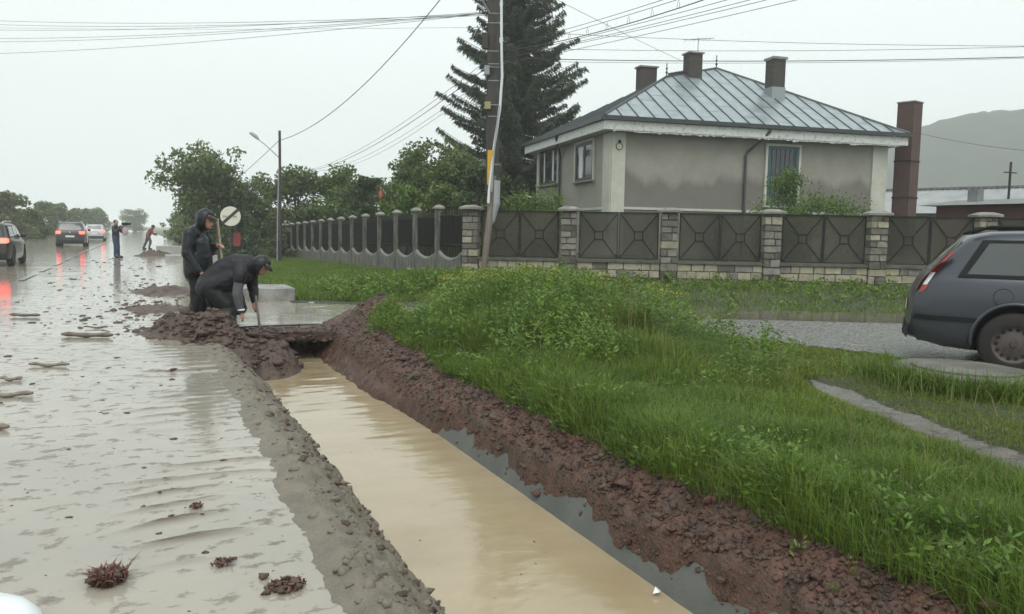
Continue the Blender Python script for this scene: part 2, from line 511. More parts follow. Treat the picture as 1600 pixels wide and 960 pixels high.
grid('street', lin(2.68, 46, .10)[:300], lin(-5, 18, .10), h_street, M['street'],
     mask=lambda x, y: (fdist(x, y) > 5.35) & ((x > street_near(y) - .05) | (y > 12.45)) & (x + .8 * fbm(x, y, 2, 97) >= 5.6))
grid('street', lin(2.68, 7, .06), lin(8, 18, .06), h_street, M['mud_water'],
     mask=lambda x, y: (fdist(x, y) > 5.35) & ((x > street_near(y) - .05) | (y > 11.7)) & (x + .8 * fbm(x, y, 2, 97) < 5.72))
grid('puddle', lin(5.4, 30, .12), lin(-4, 15, .12), lambda x, y: .10 * sst(4.8, 8.0, x) - .028 + 0 * y, M['puddle'],
     mask=lambda x, y: (fdist(x, y) > 5.3) & (fdist(x, y) < 7.5 + .7 * fbm(x * .7, y * .7, 3, 98)))
grid('ground', np.concatenate([lin(2.66, 20, .2), lin(20, 50, 1)[1:]]), np.concatenate([lin(2, 30, .2), lin(30, 90, 1)[1:]]), h_north, M['vergeground'],
     mask=lambda x, y: fdist(x, y) < 5.55)
# far fields: one sheet with an opening where the detailed ground lies
fb = MB()
def rect(x0, x1, y0, y1, z=-.10): fb.add([(x0, y0, z), (x1, y0, z), (x1, y1, z), (x0, y1, z)], [(0, 1, 2, 3)])
rect(-3000, -10.4, -3000, 3000); rect(49.9, 3000, -3000, 3000); rect(-10.4, 49.9, -3000, -5); rect(2.65, 49.9, 90, 330); rect(-10.4, 49.9, 330, 3000)
tag(fb.build('ground', M['field'], fix=False), kind='structure')
mk = MB()
yy = 24.0
while yy < 150:
    mk.add([(-2.95, yy, .022), (-2.80, yy, .022), (-2.80, yy + 3.0, .022), (-2.95, yy + 3.0, .022)], [(0, 1, 2, 3)]); yy += 3.0 if yy > 40 else 4.4
tag(mk.build('road_marking', M['asphaltpaint'], fix=False), kind='structure')

# hill far off on the right
HS = .6
hx = np.linspace(250, 1150, 120) * HS; hy = np.linspace(120, 800, 90) * HS
def h_hill(x, y):
    x, y = x / HS, y / HS
    u_ = (x * .80 + y * .60); v_ = (-x * .60 + y * .80)
    a = np.exp(-((u_ - 820) / 190) ** 2)
    return HS * a * 118 * np.interp(v_, [-500, -150, -20, 12, 45, 110, 220], [1.0, 1.02, 1.0, .95, .84, .52, .10]) + 3.0 * fbm(x * .12, y * .12, 3, 99) * a - 3
M['hill'] = mat('wooded_hill', (.022, .034, .026), .95, (.042, .055, .042), .06, det=8, bump=.4, bs=.3)
grid('hill', hx, hy, h_hill, M['hill'])

# ------------------------------------------------------------------ scatter builders
def blades(name, P, h, w, mt, lean=.45, parent=None, kind='stuff'):
    N = len(P)
    a = rng.random(N) * 2 * np.pi
    wd = np.stack([np.cos(a), np.sin(a), np.zeros(N)], -1)
    b = a + np.pi / 2 + rng.normal(0, .5, N)
    ld = np.stack([np.cos(b), np.sin(b), np.zeros(N)], -1) * (np.abs(rng.normal(0, lean, N)) * h)[:, None]
    up = np.zeros((N, 3)); up[:, 2] = h
    w2 = wd * (w / 2)[:, None]
    V = np.stack([P - w2, P + w2, P + up * .55 + ld * .35 - w2 * .8, P + up * .55 + ld * .35 + w2 * .8, P + up * (.98 - .25 * np.minimum(1, np.linalg.norm(ld, axis=1) / np.maximum(h, 1e-4)))[:, None] + ld], 1).reshape(-1, 3)
    T = np.array([(0, 1, 2), (1, 3, 2), (2, 3, 4)])
    F = (np.arange(N)[:, None, None] * 5 + T[None]).reshape(-1, 3)
    o = npmesh(name, V, F, mt, parent)
    if kind: o['kind'] = kind
    return o

def leaves(name, P, size, mt, aspect=.55, up=.5, parent=None, direc=None, kind=None, droop=0.0):
    N = len(P)
    if direc is None:
        d = rng.normal(0, 1, (N, 3)); d[:, 2] -= droop
    else:
        d = np.array(direc, float)
    d /= np.linalg.norm(d, axis=1)[:, None] + 1e-9
    nrm = rng.normal(0, 1, (N, 3)); nrm[:, 2] += up * 2
    s_ = np.cross(d, nrm); s_ /= np.linalg.norm(s_, axis=1)[:, None] + 1e-9
    d = d * (size / 2)[:, None]; s_ = s_ * (size * aspect / 2)[:, None]
    V = np.stack([P - d, P + s_, P + d, P - s_], 1).reshape(-1, 3)
    F = np.arange(N * 4).reshape(N, 4)
    o = npmesh(name, V, F, mt, parent)
    if kind: o['kind'] = kind
    return o

_bm = bmesh.new(); bmesh.ops.create_icosphere(_bm, subdivisions=1, radius=1.0)
ICO_V = np.array([v.co[:] for v in _bm.verts]); ICO_F = np.array([[v.index for v in f.verts] for f in _bm.faces]); _bm.free()
_bm = bmesh.new(); bmesh.ops.create_icosphere(_bm, subdivisions=2, radius=1.0)
ICO2_V = np.array([v.co[:] for v in _bm.verts]); ICO2_F = np.array([[v.index for v in f.verts] for f in _bm.faces]); _bm.free()
def lumps(name, P, r_, mt, flat=.7, jit=.28, parent=None, kind='stuff', fine=False):
    BV, BF = (ICO2_V, ICO2_F) if fine else (ICO_V, ICO_F)
    N, k = len(P), len(BV)
    S = np.stack([r_ * rng.uniform(.7, 1.5, N), r_ * rng.uniform(.7, 1.3, N), r_ * rng.uniform(.6, 1.1, N) * flat], -1)
    V = BV[None] * S[:, None] * (1 + rng.normal(0, jit, (N, k, 1)))
    a = rng.random(N) * 6.28
    c, s_ = np.cos(a)[:, None], np.sin(a)[:, None]
    V = np.stack([V[..., 0] * c - V[..., 1] * s_, V[..., 0] * s_ + V[..., 1] * c, V[..., 2]], -1) + P[:, None]
    F = (BF[None] + np.arange(N)[:, None, None] * k).reshape(-1, 3)
    o = npmesh(name, V.reshape(-1, 3), F, mt, parent, smooth=True)
    if kind: o['kind'] = kind
    return o
def pts(x, y, hf): return np.stack([x, y, hf(x, y)], -1)

# ------------------------------------------------------------------ mud, culvert, debris
def h_heap(x, y):
    x = np.asarray(x, float); y = np.asarray(y, float)
    base = np.where(x < .74, 0.0, np.minimum(0.01, h_bank_left(np.minimum(x, 1.5), np.minimum(y, 11.2))))
    base = np.where(x > 1.3, np.maximum(base, -.42), base)
    g = 0
    for cx, cy_, a, r_ in ((.25, 11.75, .17, .38), (.62, 11.5, .26, .42), (1.0, 11.05, .30, .45), (1.32, 10.45, .30, .42), (1.45, 11.5, .34, .40), (1.15, 12.1, .26, .38), (1.6, 10.9, .30, .3), (.2, 12.3, .10, .4)):
        g = g + a * np.exp(-((x - cx) ** 2 + (y - cy_) ** 2) / r_ ** 2)
    n_ = fbm(x * 3, y * 3, 3, 101) * .28 + fbm(x * 10, y * 10, 3, 102) * .13 + fbm(x * 30, y * 30, 2, 103) * .05
    return base - .09 + np.minimum(g, .36 + .1 * fbm(x * 2, y * 2, 2, 104)) + n_ * sst(.06, .25, g)
heap = grid('mud_heap', lin(-.5, 2.0, .02), lin(9.2, 13.2, .02), h_heap, M['darksoil'], kind=None)
tag(heap, 'heap of dark dug-out mud around the boots of the two diggers', 'mud heap')
xx = rng.normal(.95, .45, 900); yy = rng.normal(11.2, .6, 900)
k = (xx > -.3) & (xx < 1.9) & (yy > 9.4) & (yy < 13)
xx, yy = xx[k], yy[k]
lumps('mud_lump', pts(xx, yy, h_heap) + [0, 0, .01], rng.gamma(2, .012, len(xx)) + .008, M['darksoil'], parent=heap)

n = 15000
yy = 1.5 + 10.3 * rng.random(n) ** 1.3; xx = 2.42 + rng.random(n) * .75
sl = lumps('soil_clods', pts(xx, yy, h_soil) + [0, 0, .004], np.clip(rng.gamma(.8, .0065, n) + .003, 0, .055), M['soil'], flat=.8, jit=.36)
tag(sl, kind='stuff')
n = 1500
yy = 1.6 + 10.3 * rng.random(n) ** 1.2; xx = .72 + rng.random(n) ** .8 * .6
lumps('bank_grit', pts(xx, yy, h_bank_left), np.clip(rng.gamma(1.5, .006, n) + .003, 0, .035), M['bank'])
n = 260
yy = 1.8 + 10 * rng.random(n); xx = .85 + rng.random(n) * .42
lumps('soil_clods', pts(xx, yy, h_bank_left), np.clip(rng.gamma(1.5, .009, n) + .004, 0, .03), M['soil'])
# litter of small clods and twigs washed over the road
n = 800
yy = 2.0 + 38 * rng.random(n) ** 1.5; xx = rng.normal(-.7, 1.1, n); k = (xx < .6) & (xx > -6)
lumps('mud_specks', pts(xx[k], yy[k], h_road), np.clip(rng.gamma(1.1, .0055, k.sum()) + .003, 0, .03) * (1 + yy[k] / 16), M['darksoil'], flat=.4)
n = 500
xx = rng.normal(.25, .45, n); yy = 11.5 + np.abs(rng.normal(0, 4.5, n)); k = (xx < .95)
lumps('mud_specks', pts(xx[k], yy[k], h_road), np.clip(rng.gamma(1.6, .014, k.sum()) + .006, 0, .09), M['darksoil'], flat=.5)

def small_heap(x, y, rx, ry, h, label, seed):
    hf = lambda X, Y: h * np.exp(-(X / rx) ** 2 * 1.6 - (Y / ry) ** 2 * 1.6) * (1 + 1.6 * fbm(X * 4 + seed, Y * 4, 3, seed)) + .06 * fbm(X * 14, Y * 14, 3, seed) - .035
    o = grid('mud_heap', np.linspace(-rx * 1.6, rx * 1.6, 60), np.linspace(-ry * 1.6, ry * 1.6, 60), hf, M['darksoil'], kind=None)
    o.location = (x, y, 0)
    tag(o, label, 'mud heap', 'low mud heaps along the flooded road edge')
small_heap(.45, 19.6, .75, 1.2, .14, 'low brown mud heap on the flooded road behind the standing worker', 201)
small_heap(.55, 43.5, .8, 1.3, .32, 'small dark mud heap beside the far road worker', 202)
small_heap(.2, 15.4, .55, .9, .10, 'flat smear of mud just left of the standing worker\'s legs', 203)

dw = MB(); dw.box((1.95, 12.55, -.45), (2.7, .16, .84)); tag(dw.build('ditch_end', M['darksoil']), kind='structure')
M['blockconc'] = mat('stained_block', (.15, .148, .135), .55, (.31, .305, .285), 3.5, bump=.4, bs=40)
def slab(name, x0, x1, y0, y1, z0, z1, label, mt, jit=.012, rz=0):
    bm = bmesh.new(); bmesh.ops.create_cube(bm, size=1.0)
    bmesh.ops.subdivide_edges(bm, edges=bm.edges, cuts=3, use_grid_fill=True)
    bmesh.ops.bevel(bm, geom=[e for e in bm.edges if e.calc_face_angle(0) > 1], offset=.012, segments=1, affect='EDGES', clamp_overlap=True)
    for v in bm.verts:
        v.co = Vector((v.co.x * (x1 - x0), v.co.y * (y1 - y0), v.co.z * (z1 - z0)))
        q = v.co * 4
        v.co += Vector((mnoise.noise(q), mnoise.noise(q + Vector((9, 1, 1))), mnoise.noise(q + Vector((3, 7, 5))))) * jit
    me = bpy.data.meshes.new(name); bm.to_mesh(me); bm.free(); me.materials.append(mt)
    o = bpy.data.objects.new(name, me); o.location = ((x0 + x1) / 2, (y0 + y1) / 2, (z0 + z1) / 2); o.rotation_euler = (0, 0, rz)
    COL.objects.link(o); tag(o, label, 'slab')
    return o
slab('culvert_slab', 1.35, 3.05, 11.45, 12.6, -.135, -.01, 'mud-caked concrete slab bridging the far end of the brown ditch', M['darksoil'], .03)
slab('concrete_block', 1.15, 2.78, 16.45, 17.7, -.1, .26, 'pale concrete culvert block beside the grass behind the bent worker', M['blockconc'])
slab('concrete_slab', .9, 3.0, 37.5, 38.9, -.1, .22, 'grey concrete slab on the road edge just behind the standing worker', M['concrete'])
slab('concrete_slab', .7, 3.2, 49, 50.5, -.1, .36, 'grey concrete slab at the far road worker\'s feet', M['concrete'])

n = 300
xx = rng.uniform(1.2, 3.2, n); yy = 11.42 + np.abs(rng.normal(0, .35, n)); zz = np.where(yy < 11.5, rng.uniform(-.16, .0, n), -.005)
k = yy < 12.7
sl_o = bpy.data.objects['culvert_slab']
lumps('mud_lump', np.stack([xx, yy, zz], -1)[k] - np.array(sl_o.location), np.clip(rng.gamma(1.5, .016, k.sum()) + .008, 0, .075), M['darksoil'], parent=sl_o)
n = 70
xx = rng.uniform(1.4, 2.36, n); yy = rng.uniform(2.2, 10.5, n)
lumps('floating_specks', np.stack([xx, yy, np.full(n, -.402)], -1), rng.gamma(1.2, .004, n) + .003, M['darksoil'], flat=.4)
M['wood'] = mat('wet_old_wood', (.09, .07, .055), .45, (.17, .135, .105), 12, bump=.6, bs=40, stretch=(1, 1, 1))
M['barkwood'] = mat('muddy_stick', (.16, .12, .085), .5, (.24, .19, .135), 9, bump=.5, bs=40)
def plank(x, y, L, w, h, rz, label, mt, curve=.02):
    b = MB(); n_ = 9
    for i in range(n_ - 1):
        pass
    P = [(-L / 2 + L * i / (n_ - 1), curve * math.sin(i * 1.3), .01 + curve * .5 * math.sin(i * .9 + 1)) for i in range(n_)]
    rad = [w / 2 * (.55 if i in (0, n_ - 1) else 1 + .18 * math.sin(i * 2.1)) for i in range(n_)]
    b.tube(P, rad, 7)
    o = b.build('driftwood_stick', mt, smooth=True)
    o.location = (x, y, h); o.rotation_euler = (0, 0, rz); o.scale = (1, 1, .7)
    tag(o, label, 'stick', 'sticks washed onto the road')
YC = -YAW
plank(-.68, 11.65, .66, .085, .03, YC + .0, 'thickest dark stick lying on the flooded road left of the mud heap', M['wood'], .012)
plank(-1.70, 14.5, .48, .07, .03, YC - .02, 'straight dark stick behind the others near the car\'s red reflection', M['wood'], .01)
plank(-.62, 12.6, .34, .035, .02, YC + .1, 'thin twig just behind the thickest stick on the road', M['wood'])
plank(-.90, 9.35, .40, .05, .015, YC + .1, 'pale brown stick in shallow water below the thickest stick', M['barkwood'])
plank(-1.06, 7.8, .38, .055, .015, YC + .25, 'muddy brown stick second from the bottom near the picture edge', M['barkwood'])
plank(-1.14, 8.6, .2, .045, .015, YC + .1, 'short reddish stick end at the picture edge', M['barkwood'])
plank(-1.05, 6.55, .32, .06, .012, YC + .35, 'lowest muddy stick humped in the water at the picture edge', M['barkwood'])

# red-brown root tufts in the foreground water
M['root'] = mat('dark_red_roots', (.085, .032, .024), .5, (.14, .06, .045), 20, island=.35)
def tuft(x, y, r_, h, n_, label):
    a = rng.random(n_) * 6.28; q = np.sqrt(rng.random(n_)) * r_
    o = blades('root_tuft', np.stack([np.cos(a) * q, np.sin(a) * q, np.zeros(n_) - .005], -1), rng.uniform(.4, 1, n_) * h, np.full(n_, .012), M['root'], lean=.9, kind=None)
    m_ = max(4, n_ // 12); lumps('clod', np.stack([rng.normal(0, r_ * .5, m_), rng.normal(0, r_ * .5, m_), rng.uniform(0, h * .45, m_)], -1), rng.uniform(.12, .32, m_) * r_, M['darksoil'], parent=o, kind='stuff')
    o.location = (x, y, .01); tag(o, label, 'root tuft', 'dark red root tufts on the road')
tuft(-.16, 3.55, .070, .060, 420, 'bushy dark red root tuft standing in the foreground water')
tuft(.50, 3.22, .075, .020, 260, 'flat dark red root clump at the lip of the ditch')
tuft(-.20, 3.05, .018, .07, 14, 'thin dark blade sticking up below the bushy root tuft')
tuft(.22, 4.35, .035, .022, 60, 'tiny red-brown root scrap between the tuft and the ditch lip')
tuft(.28, 3.55, .045, .022, 60, 'flat red-brown root scrap beside the ditch-lip clump')
M['litter'] = mat('white_litter', (.75, .76, .78), .4)
def scrap(x, y, z, label, s_=.03):
    b = MB(); b.add([(-s_, 0, 0), (0, -s_ * .6, .01), (s_, .01, 0), (.3 * s_, s_, .02), (-.2 * s_, .4 * s_, s_)], [(0, 1, 4), (1, 2, 4), (2, 3, 4), (3, 0, 4), (0, 3, 2, 1)])
    o = b.build('litter_scrap', M['litter']); o.location = (x, y, z); tag(o, label, 'litter', 'white litter scraps')
scrap(2.37, 3.28, -.385, 'white litter scrap floating at the ditch\'s concrete edge')
scrap(3.02, 4.32, .19, 'white litter scrap in the weeds on the soil bank', .022)

# ------------------------------------------------------------------ grass and weeds
M['grass'] = mat('grass', (.095, .160, .020), .55, (.155, .230, .032), 1.2, island=.32, sub=.35)
M['grass2'] = mat('yellow_green_grass', (.120, .175, .016), .55, (.175, .225, .026), 1.4, island=.30, sub=.35)
M['weed'] = mat('weed_leaves', (.090, .165, .024), .5, (.165, .250, .036), 1.6, island=.35, sub=.35)
M['feather'] = mat('feathery_weed', (.065, .150, .036), .6, (.105, .195, .052), 1.6, island=.25, sub=.4)
M['dry'] = mat('dry_stalks', (.22, .20, .09), .7, island=.3, sub=.3)
M['yellowflower'] = mat('yellow_flowers', (.30, .31, .05), .6, island=.25, sub=.3)

def on_verge(x, y):
    k = (x > bank_top(y) - .10) & (x < street_near(y) - .08 + .2 * fbm(x * 2, y * 2, 2, 111)) & (fdist(x, y) > 5.6) & (y < 10.7 + 1.3 * sst(3.4, 4.8, x))
    pw = (.20 + .10 * fbm(x * 3, y * 3, 3, 95) + .08 * sst(3.6, 2.4, y))
    k &= ~((np.abs(x - path_x(y)) < pw) & (y < 5.65))
    k &= ~(((x - 7.02) / .62) ** 2 + ((y - 5.0) / .72) ** 2 < 1)
    return k
def clump(x, y): return np.exp(-(((x - 4.5) / 1.45) ** 2 + ((y - 8.7) / 2.8) ** 2) ** 1.5)
n = 330000
yy = 1.2 + 11.6 * rng.random(n) ** 1.25; xx = 2.75 + (rng.random(n) ** 1.1) * 6.2
k = on_verge(xx, yy); xx, yy = xx[k], yy[k]
cl = clump(xx, yy)
hh = (.05 + .13 * sst(4.9, 3.2, xx) * sst(9, 5, yy) + .05 * vn(xx * 1.3, yy * 1.3, 7) + .30 * cl) * rng.uniform(.45, 1.25, len(xx)) * (.6 + .8 * vn(xx * 2.5, yy * 2.5, 12))
hh *= np.where(xx > path_x(yy) + .15, np.where(yy < 6, .62, .8), 1)
yel = sst(3.6, 5.6, xx + .5 * fbm(xx, yy, 2, 5)) * sst(9.5, 7.0, yy) > rng.random(len(xx))
P_ = np.maximum(pts(xx, yy, h_verge), 0); P_[:, 2] = np.where(xx < 3.14, h_soil(xx, yy), h_verge(xx, yy))
P_[:, 2] -= .01
wdt = .0036 + .00062 * yy
blades('verge_grass', P_[~yel], hh[~yel], wdt[~yel], M['grass'], .75)
blades('verge_grass', P_[yel], hh[yel] * .8, wdt[yel], M['grass2'], .8)

# tall weeds on the mound
def h_edge(x, y): return np.where(np.asarray(x) < 3.14, h_soil(x, y), h_verge(x, y))
def weeds(name, xx, yy, hf, H, nl, size, mt, aspect=.3, spread=.09, up=.3):
    N = len(xx); base = pts(xx, yy, hf)
    t = rng.random((N, nl)); a = rng.random((N, nl)) * 6.28
    q = spread * (1.15 - .6 * t) * rng.uniform(.3, 1.2, (N, nl))
    P = base[:, None] + np.stack([np.cos(a) * q, np.sin(a) * q, (.12 + .88 * t) * H[:, None]], -1)
    d = np.stack([np.cos(a), np.sin(a), rng.normal(.45, .45, (N, nl))], -1)
    o = leaves(name, P.reshape(-1, 3), (size * rng.uniform(.5, 1.3, (N, nl))).ravel(), mt, aspect, up, direc=d.reshape(-1, 3), kind='stuff')
    return base
def pick(n_, x0, x1, y0, y1, f):
    x = rng.uniform(x0, x1, n_); y = rng.uniform(y0, y1, n_); k_ = f(x, y) > rng.random(n_)
    return x[k_], y[k_]
ok = lambda x, y: on_verge(x, y).astype(float)
x1, y1 = pick(6000, 2.9, 7.0, 5.2, 12.2, lambda x, y: ok(x, y) * clump(x, y) * sst(.22, .46, vn(x * 1.1, y * 1.1, 15)))
weeds('broadleaf_weeds', x1, y1, h_verge, rng.uniform(.28, .68, len(x1)) * (.6 + .5 * clump(x1, y1)), 34, .052, M['weed'], .38)
x2, y2 = pick(3400, 2.9, 6.2, 3.0, 10.5, lambda x, y: ok(x, y) * (sst(.45, .62, vn(x * .9 + 3, y * .7, 16)) * (clump(x, y) * 1.3 + .35 * sst(4.2, 3.3, x))))
weeds('feathery_weeds', x2, y2, h_verge, rng.uniform(.2, .5, len(x2)) * (.5 + .55 * clump(x2, y2)), 44, .045, M['feather'], .10, .10, .0)
x3, y3 = pick(3000, 2.7, 4.2, 1.8, 10.5, lambda x, y: ok(x, y) * sst(3.6, 2.9, x) * sst(.25, .5, vn(x * 1.5, y * 1.5, 17)))
weeds('bank_edge_weeds', x3, y3, h_edge, rng.uniform(.08, .26, len(x3)), 16, .05, M['weed'], .34, .08)
n = 800
x4, y4 = pick(n, 3.2, 6.5, 5.5, 11.8, lambda x, y: ok(x, y) * clump(x, y))
blades('dry_stalks', pts(x4, y4, h_verge), rng.uniform(.35, .72, len(x4)), np.full(len(x4), .007), M['dry'], .15)
x8, y8 = pick(900, 2.95, 6.5, 1.6, 8, lambda x, y: ok(x, y) * .8)
blades('dry_stalks', pts(x8, y8, h_verge), rng.uniform(.12, .30, len(x8)), np.full(len(x8), .0045), M['dry'], .35)
x5, y5 = pick(420, 3.9, 6.4, 8.4, 11.8, lambda x, y: ok(x, y) * sst(.35, .6, vn(x * 1.7, y * 1.7, 18)))
b5 = weeds('flower_stems', x5, y5, h_verge, np.full(len(x5), .60), 18, .06, M['weed'], .3)
fp = np.repeat(b5, 14, 0) + np.stack([rng.normal(0, .05, len(b5) * 14), rng.normal(0, .05, len(b5) * 14), rng.uniform(.50, .66, len(b5) * 14)], -1)
leaves('yellow_blossom', fp, rng.uniform(.018, .036, len(fp)), M['yellowflower'], .9, 1.0, kind='stuff')
# sparse weeds rooted on the soil bank itself
n = 240
xx = rng.uniform(2.62, 2.95, n); yy = rng.uniform(2.2, 11, n); k = vn(xx * 3, yy * 1.4, 19) > .62
weeds('bank_weeds', xx[k], yy[k], h_soil, rng.uniform(.04, .12, k.sum()), 12, .04, M['weed'], .35, .05)

# grass across the street, below the front fence and along the side fence
def on_north(x, y):
    d = fdist(x, y)
    front = (d > .15) & (d < 5.35 + .25 * fbm(x * 1.5, y * 1.5, 2, 121)) & (x > 7.2)
    side = (x > 2.85 + .25 * fbm(x, y * .8, 2, 122)) & (x < 7.55) & (d < 5.2) & (y > 15.6)
    return front | side
n = 170000
yy = np.concatenate([rng.uniform(2, 24, n // 2), 15.5 + 40 * rng.random(n // 2) ** 1.6]); xx = np.concatenate([rng.uniform(6.5, 22, n // 2), rng.uniform(2.6, 7.7, n // 2)])
k = on_north(xx, yy); xx, yy = xx[k], yy[k]
d_ = fdist(xx, yy)
dens = np.where(xx > 7.6, .55 + .45 * sst(.42, .62, vn(xx * .9, yy * .9, 23)), 1)
k = rng.random(len(xx)) < dens; xx, yy, d_ = xx[k], yy[k], d_[k]
bulge = np.exp(-((xx - 6.0) / 1.6) ** 2 - ((yy - 17.3) / 1.3) ** 2)
hh = (.07 + .05 * vn(xx, yy, 24) + .16 * bulge) * rng.uniform(.5, 1.3, len(xx))
P_ = pts(xx, yy, h_north); P_[:, 2] -= .01
blades('roadside_grass', P_, hh, .012 + .0005 * yy, M['grass'], .5)
x6, y6 = pick(4200, 7.2, 19, 3, 22, lambda x, y: on_north(x, y) * (sst(4.2, 1.5, fdist(x, y)) * .35 + .25 * sst(.55, .7, vn(x * 1.2, y * 1.2, 25))))
weeds('fence_foot_weeds', x6, y6, h_north, rng.uniform(.1, .34, len(x6)), 16, .10, M['weed'], .4, .12)
x7, y7 = pick(700, 3.5, 8.6, 15.6, 18.6, lambda x, y: on_north(x, y) * .6)
weeds('fence_foot_weeds', x7, y7, h_north, rng.uniform(.12, .34, len(x7)), 18, .10, M['weed'], .4, .12)

# round concrete manhole beside the parked car, with long grass round it
mb = MB()
prof = [(.0, -.1), (.60, -.1), (.615, .05), (.60, .155), (.575, .175), (.0, .18)]
mb.lathe(prof[1:], 28)
mh = mb.build('manhole_ring', M['concretedark'])
mh.location = (7.02, 4.98, .07); mh.scale = (.98, 1.12, 1)
tag(mh, 'round concrete manhole ring in long grass beside the parked car', 'manhole')
mb = MB(); mb.lathe([(.44, 0), (.44, .022), (.42, .03), (.0, .03)][:3], 24); cv = mb.build('cover', M['concretedark'], mh); cv.location = (0, 0, .172)
n = 5200
a = rng.uniform(0, 6.28, n); q = .60 + np.abs(rng.normal(0, .16, n))
xx, yy = 7.02 + np.cos(a) * q, 4.98 + np.sin(a) * q * 1.12
k = (xx < 7.2) & ((yy < 5.6) | (xx < 6.9)); xx, yy = xx[k], yy[k]
blades('manhole_grass', pts(xx, yy, h_verge), rng.uniform(.08, .30, len(xx)), np.full(len(xx), .009), M['grass'], .9)

# ------------------------------------------------------------------ front fence: stone piers, plinth, netted metal panels
M['stone_y'] = mat('yellow_limestone', (.26, .235, .165), .75, (.38, .35, .26), 6, bump=.6, bs=30, island=.0)
M['stone_g'] = mat('grey_stone', (.13, .12, .10), .75, (.24, .225, .19), 6, bump=.6, bs=30)
M['stone_d'] = mat('mossy_dark_stone', (.065, .062, .05), .75, (.13, .122, .098), 6, bump=.6, bs=30)
M['mortar'] = mat('dark_mortar', (.055, .052, .045), .9, (.09, .085, .07), 9, bump=.4, bs=40)
M['iron'] = mat('dark_iron', (.014, .014, .013), .65, spec=.3)
M['capstone'] = mat('weathered_cap', (.15, .145, .125), .7, (.27, .26, .23), 5, bump=.4, bs=30)
def netting_mat():
    mt = mat('fence_netting', (.040, .039, .028), .8, (.085, .080, .058), .55, det=5, contrast=(.38, .62))
    n, l = mt.node_tree.nodes, mt.node_tree.links
    tr = n.new('ShaderNodeBsdfTransparent'); ms = n.new('ShaderNodeMixShader'); ms.inputs[0].default_value = .70
    l.new(tr.outputs[0], ms.inputs[1]); l.new(n['Principled BSDF'].outputs[0], ms.inputs[2])
    l.new(ms.outputs[0], n['Material Output'].inputs['Surface'])
    return mt
M['netting'] = netting_mat()

def unit_stone(seed, mt):
    bm = bmesh.new(); bmesh.ops.create_cube(bm, size=1.0)
    bmesh.ops.bevel(bm, geom=list(bm.edges), offset=.055, segments=1, affect='EDGES')
    rs = random.Random(seed)
    for v in bm.verts: v.co += Vector((rs.uniform(-.02, .02), rs.uniform(-.05, .05), rs.uniform(-.025, .025)))
    me = bpy.data.meshes.new('stone'); bm.to_mesh(me); bm.free(); me.materials.append(mt)
    return me
STONES = {k_: [unit_stone(i, M[k_]) for i in range(3)] for k_ in ('stone_y', 'stone_g', 'stone_d')}
def stone(parent, loc, dim, kind):
    o = bpy.data.objects.new('stone', random.choice(STONES[kind]))
    COL.objects.link(o); o.parent = parent; o.location = loc; o.scale = dim
    return o

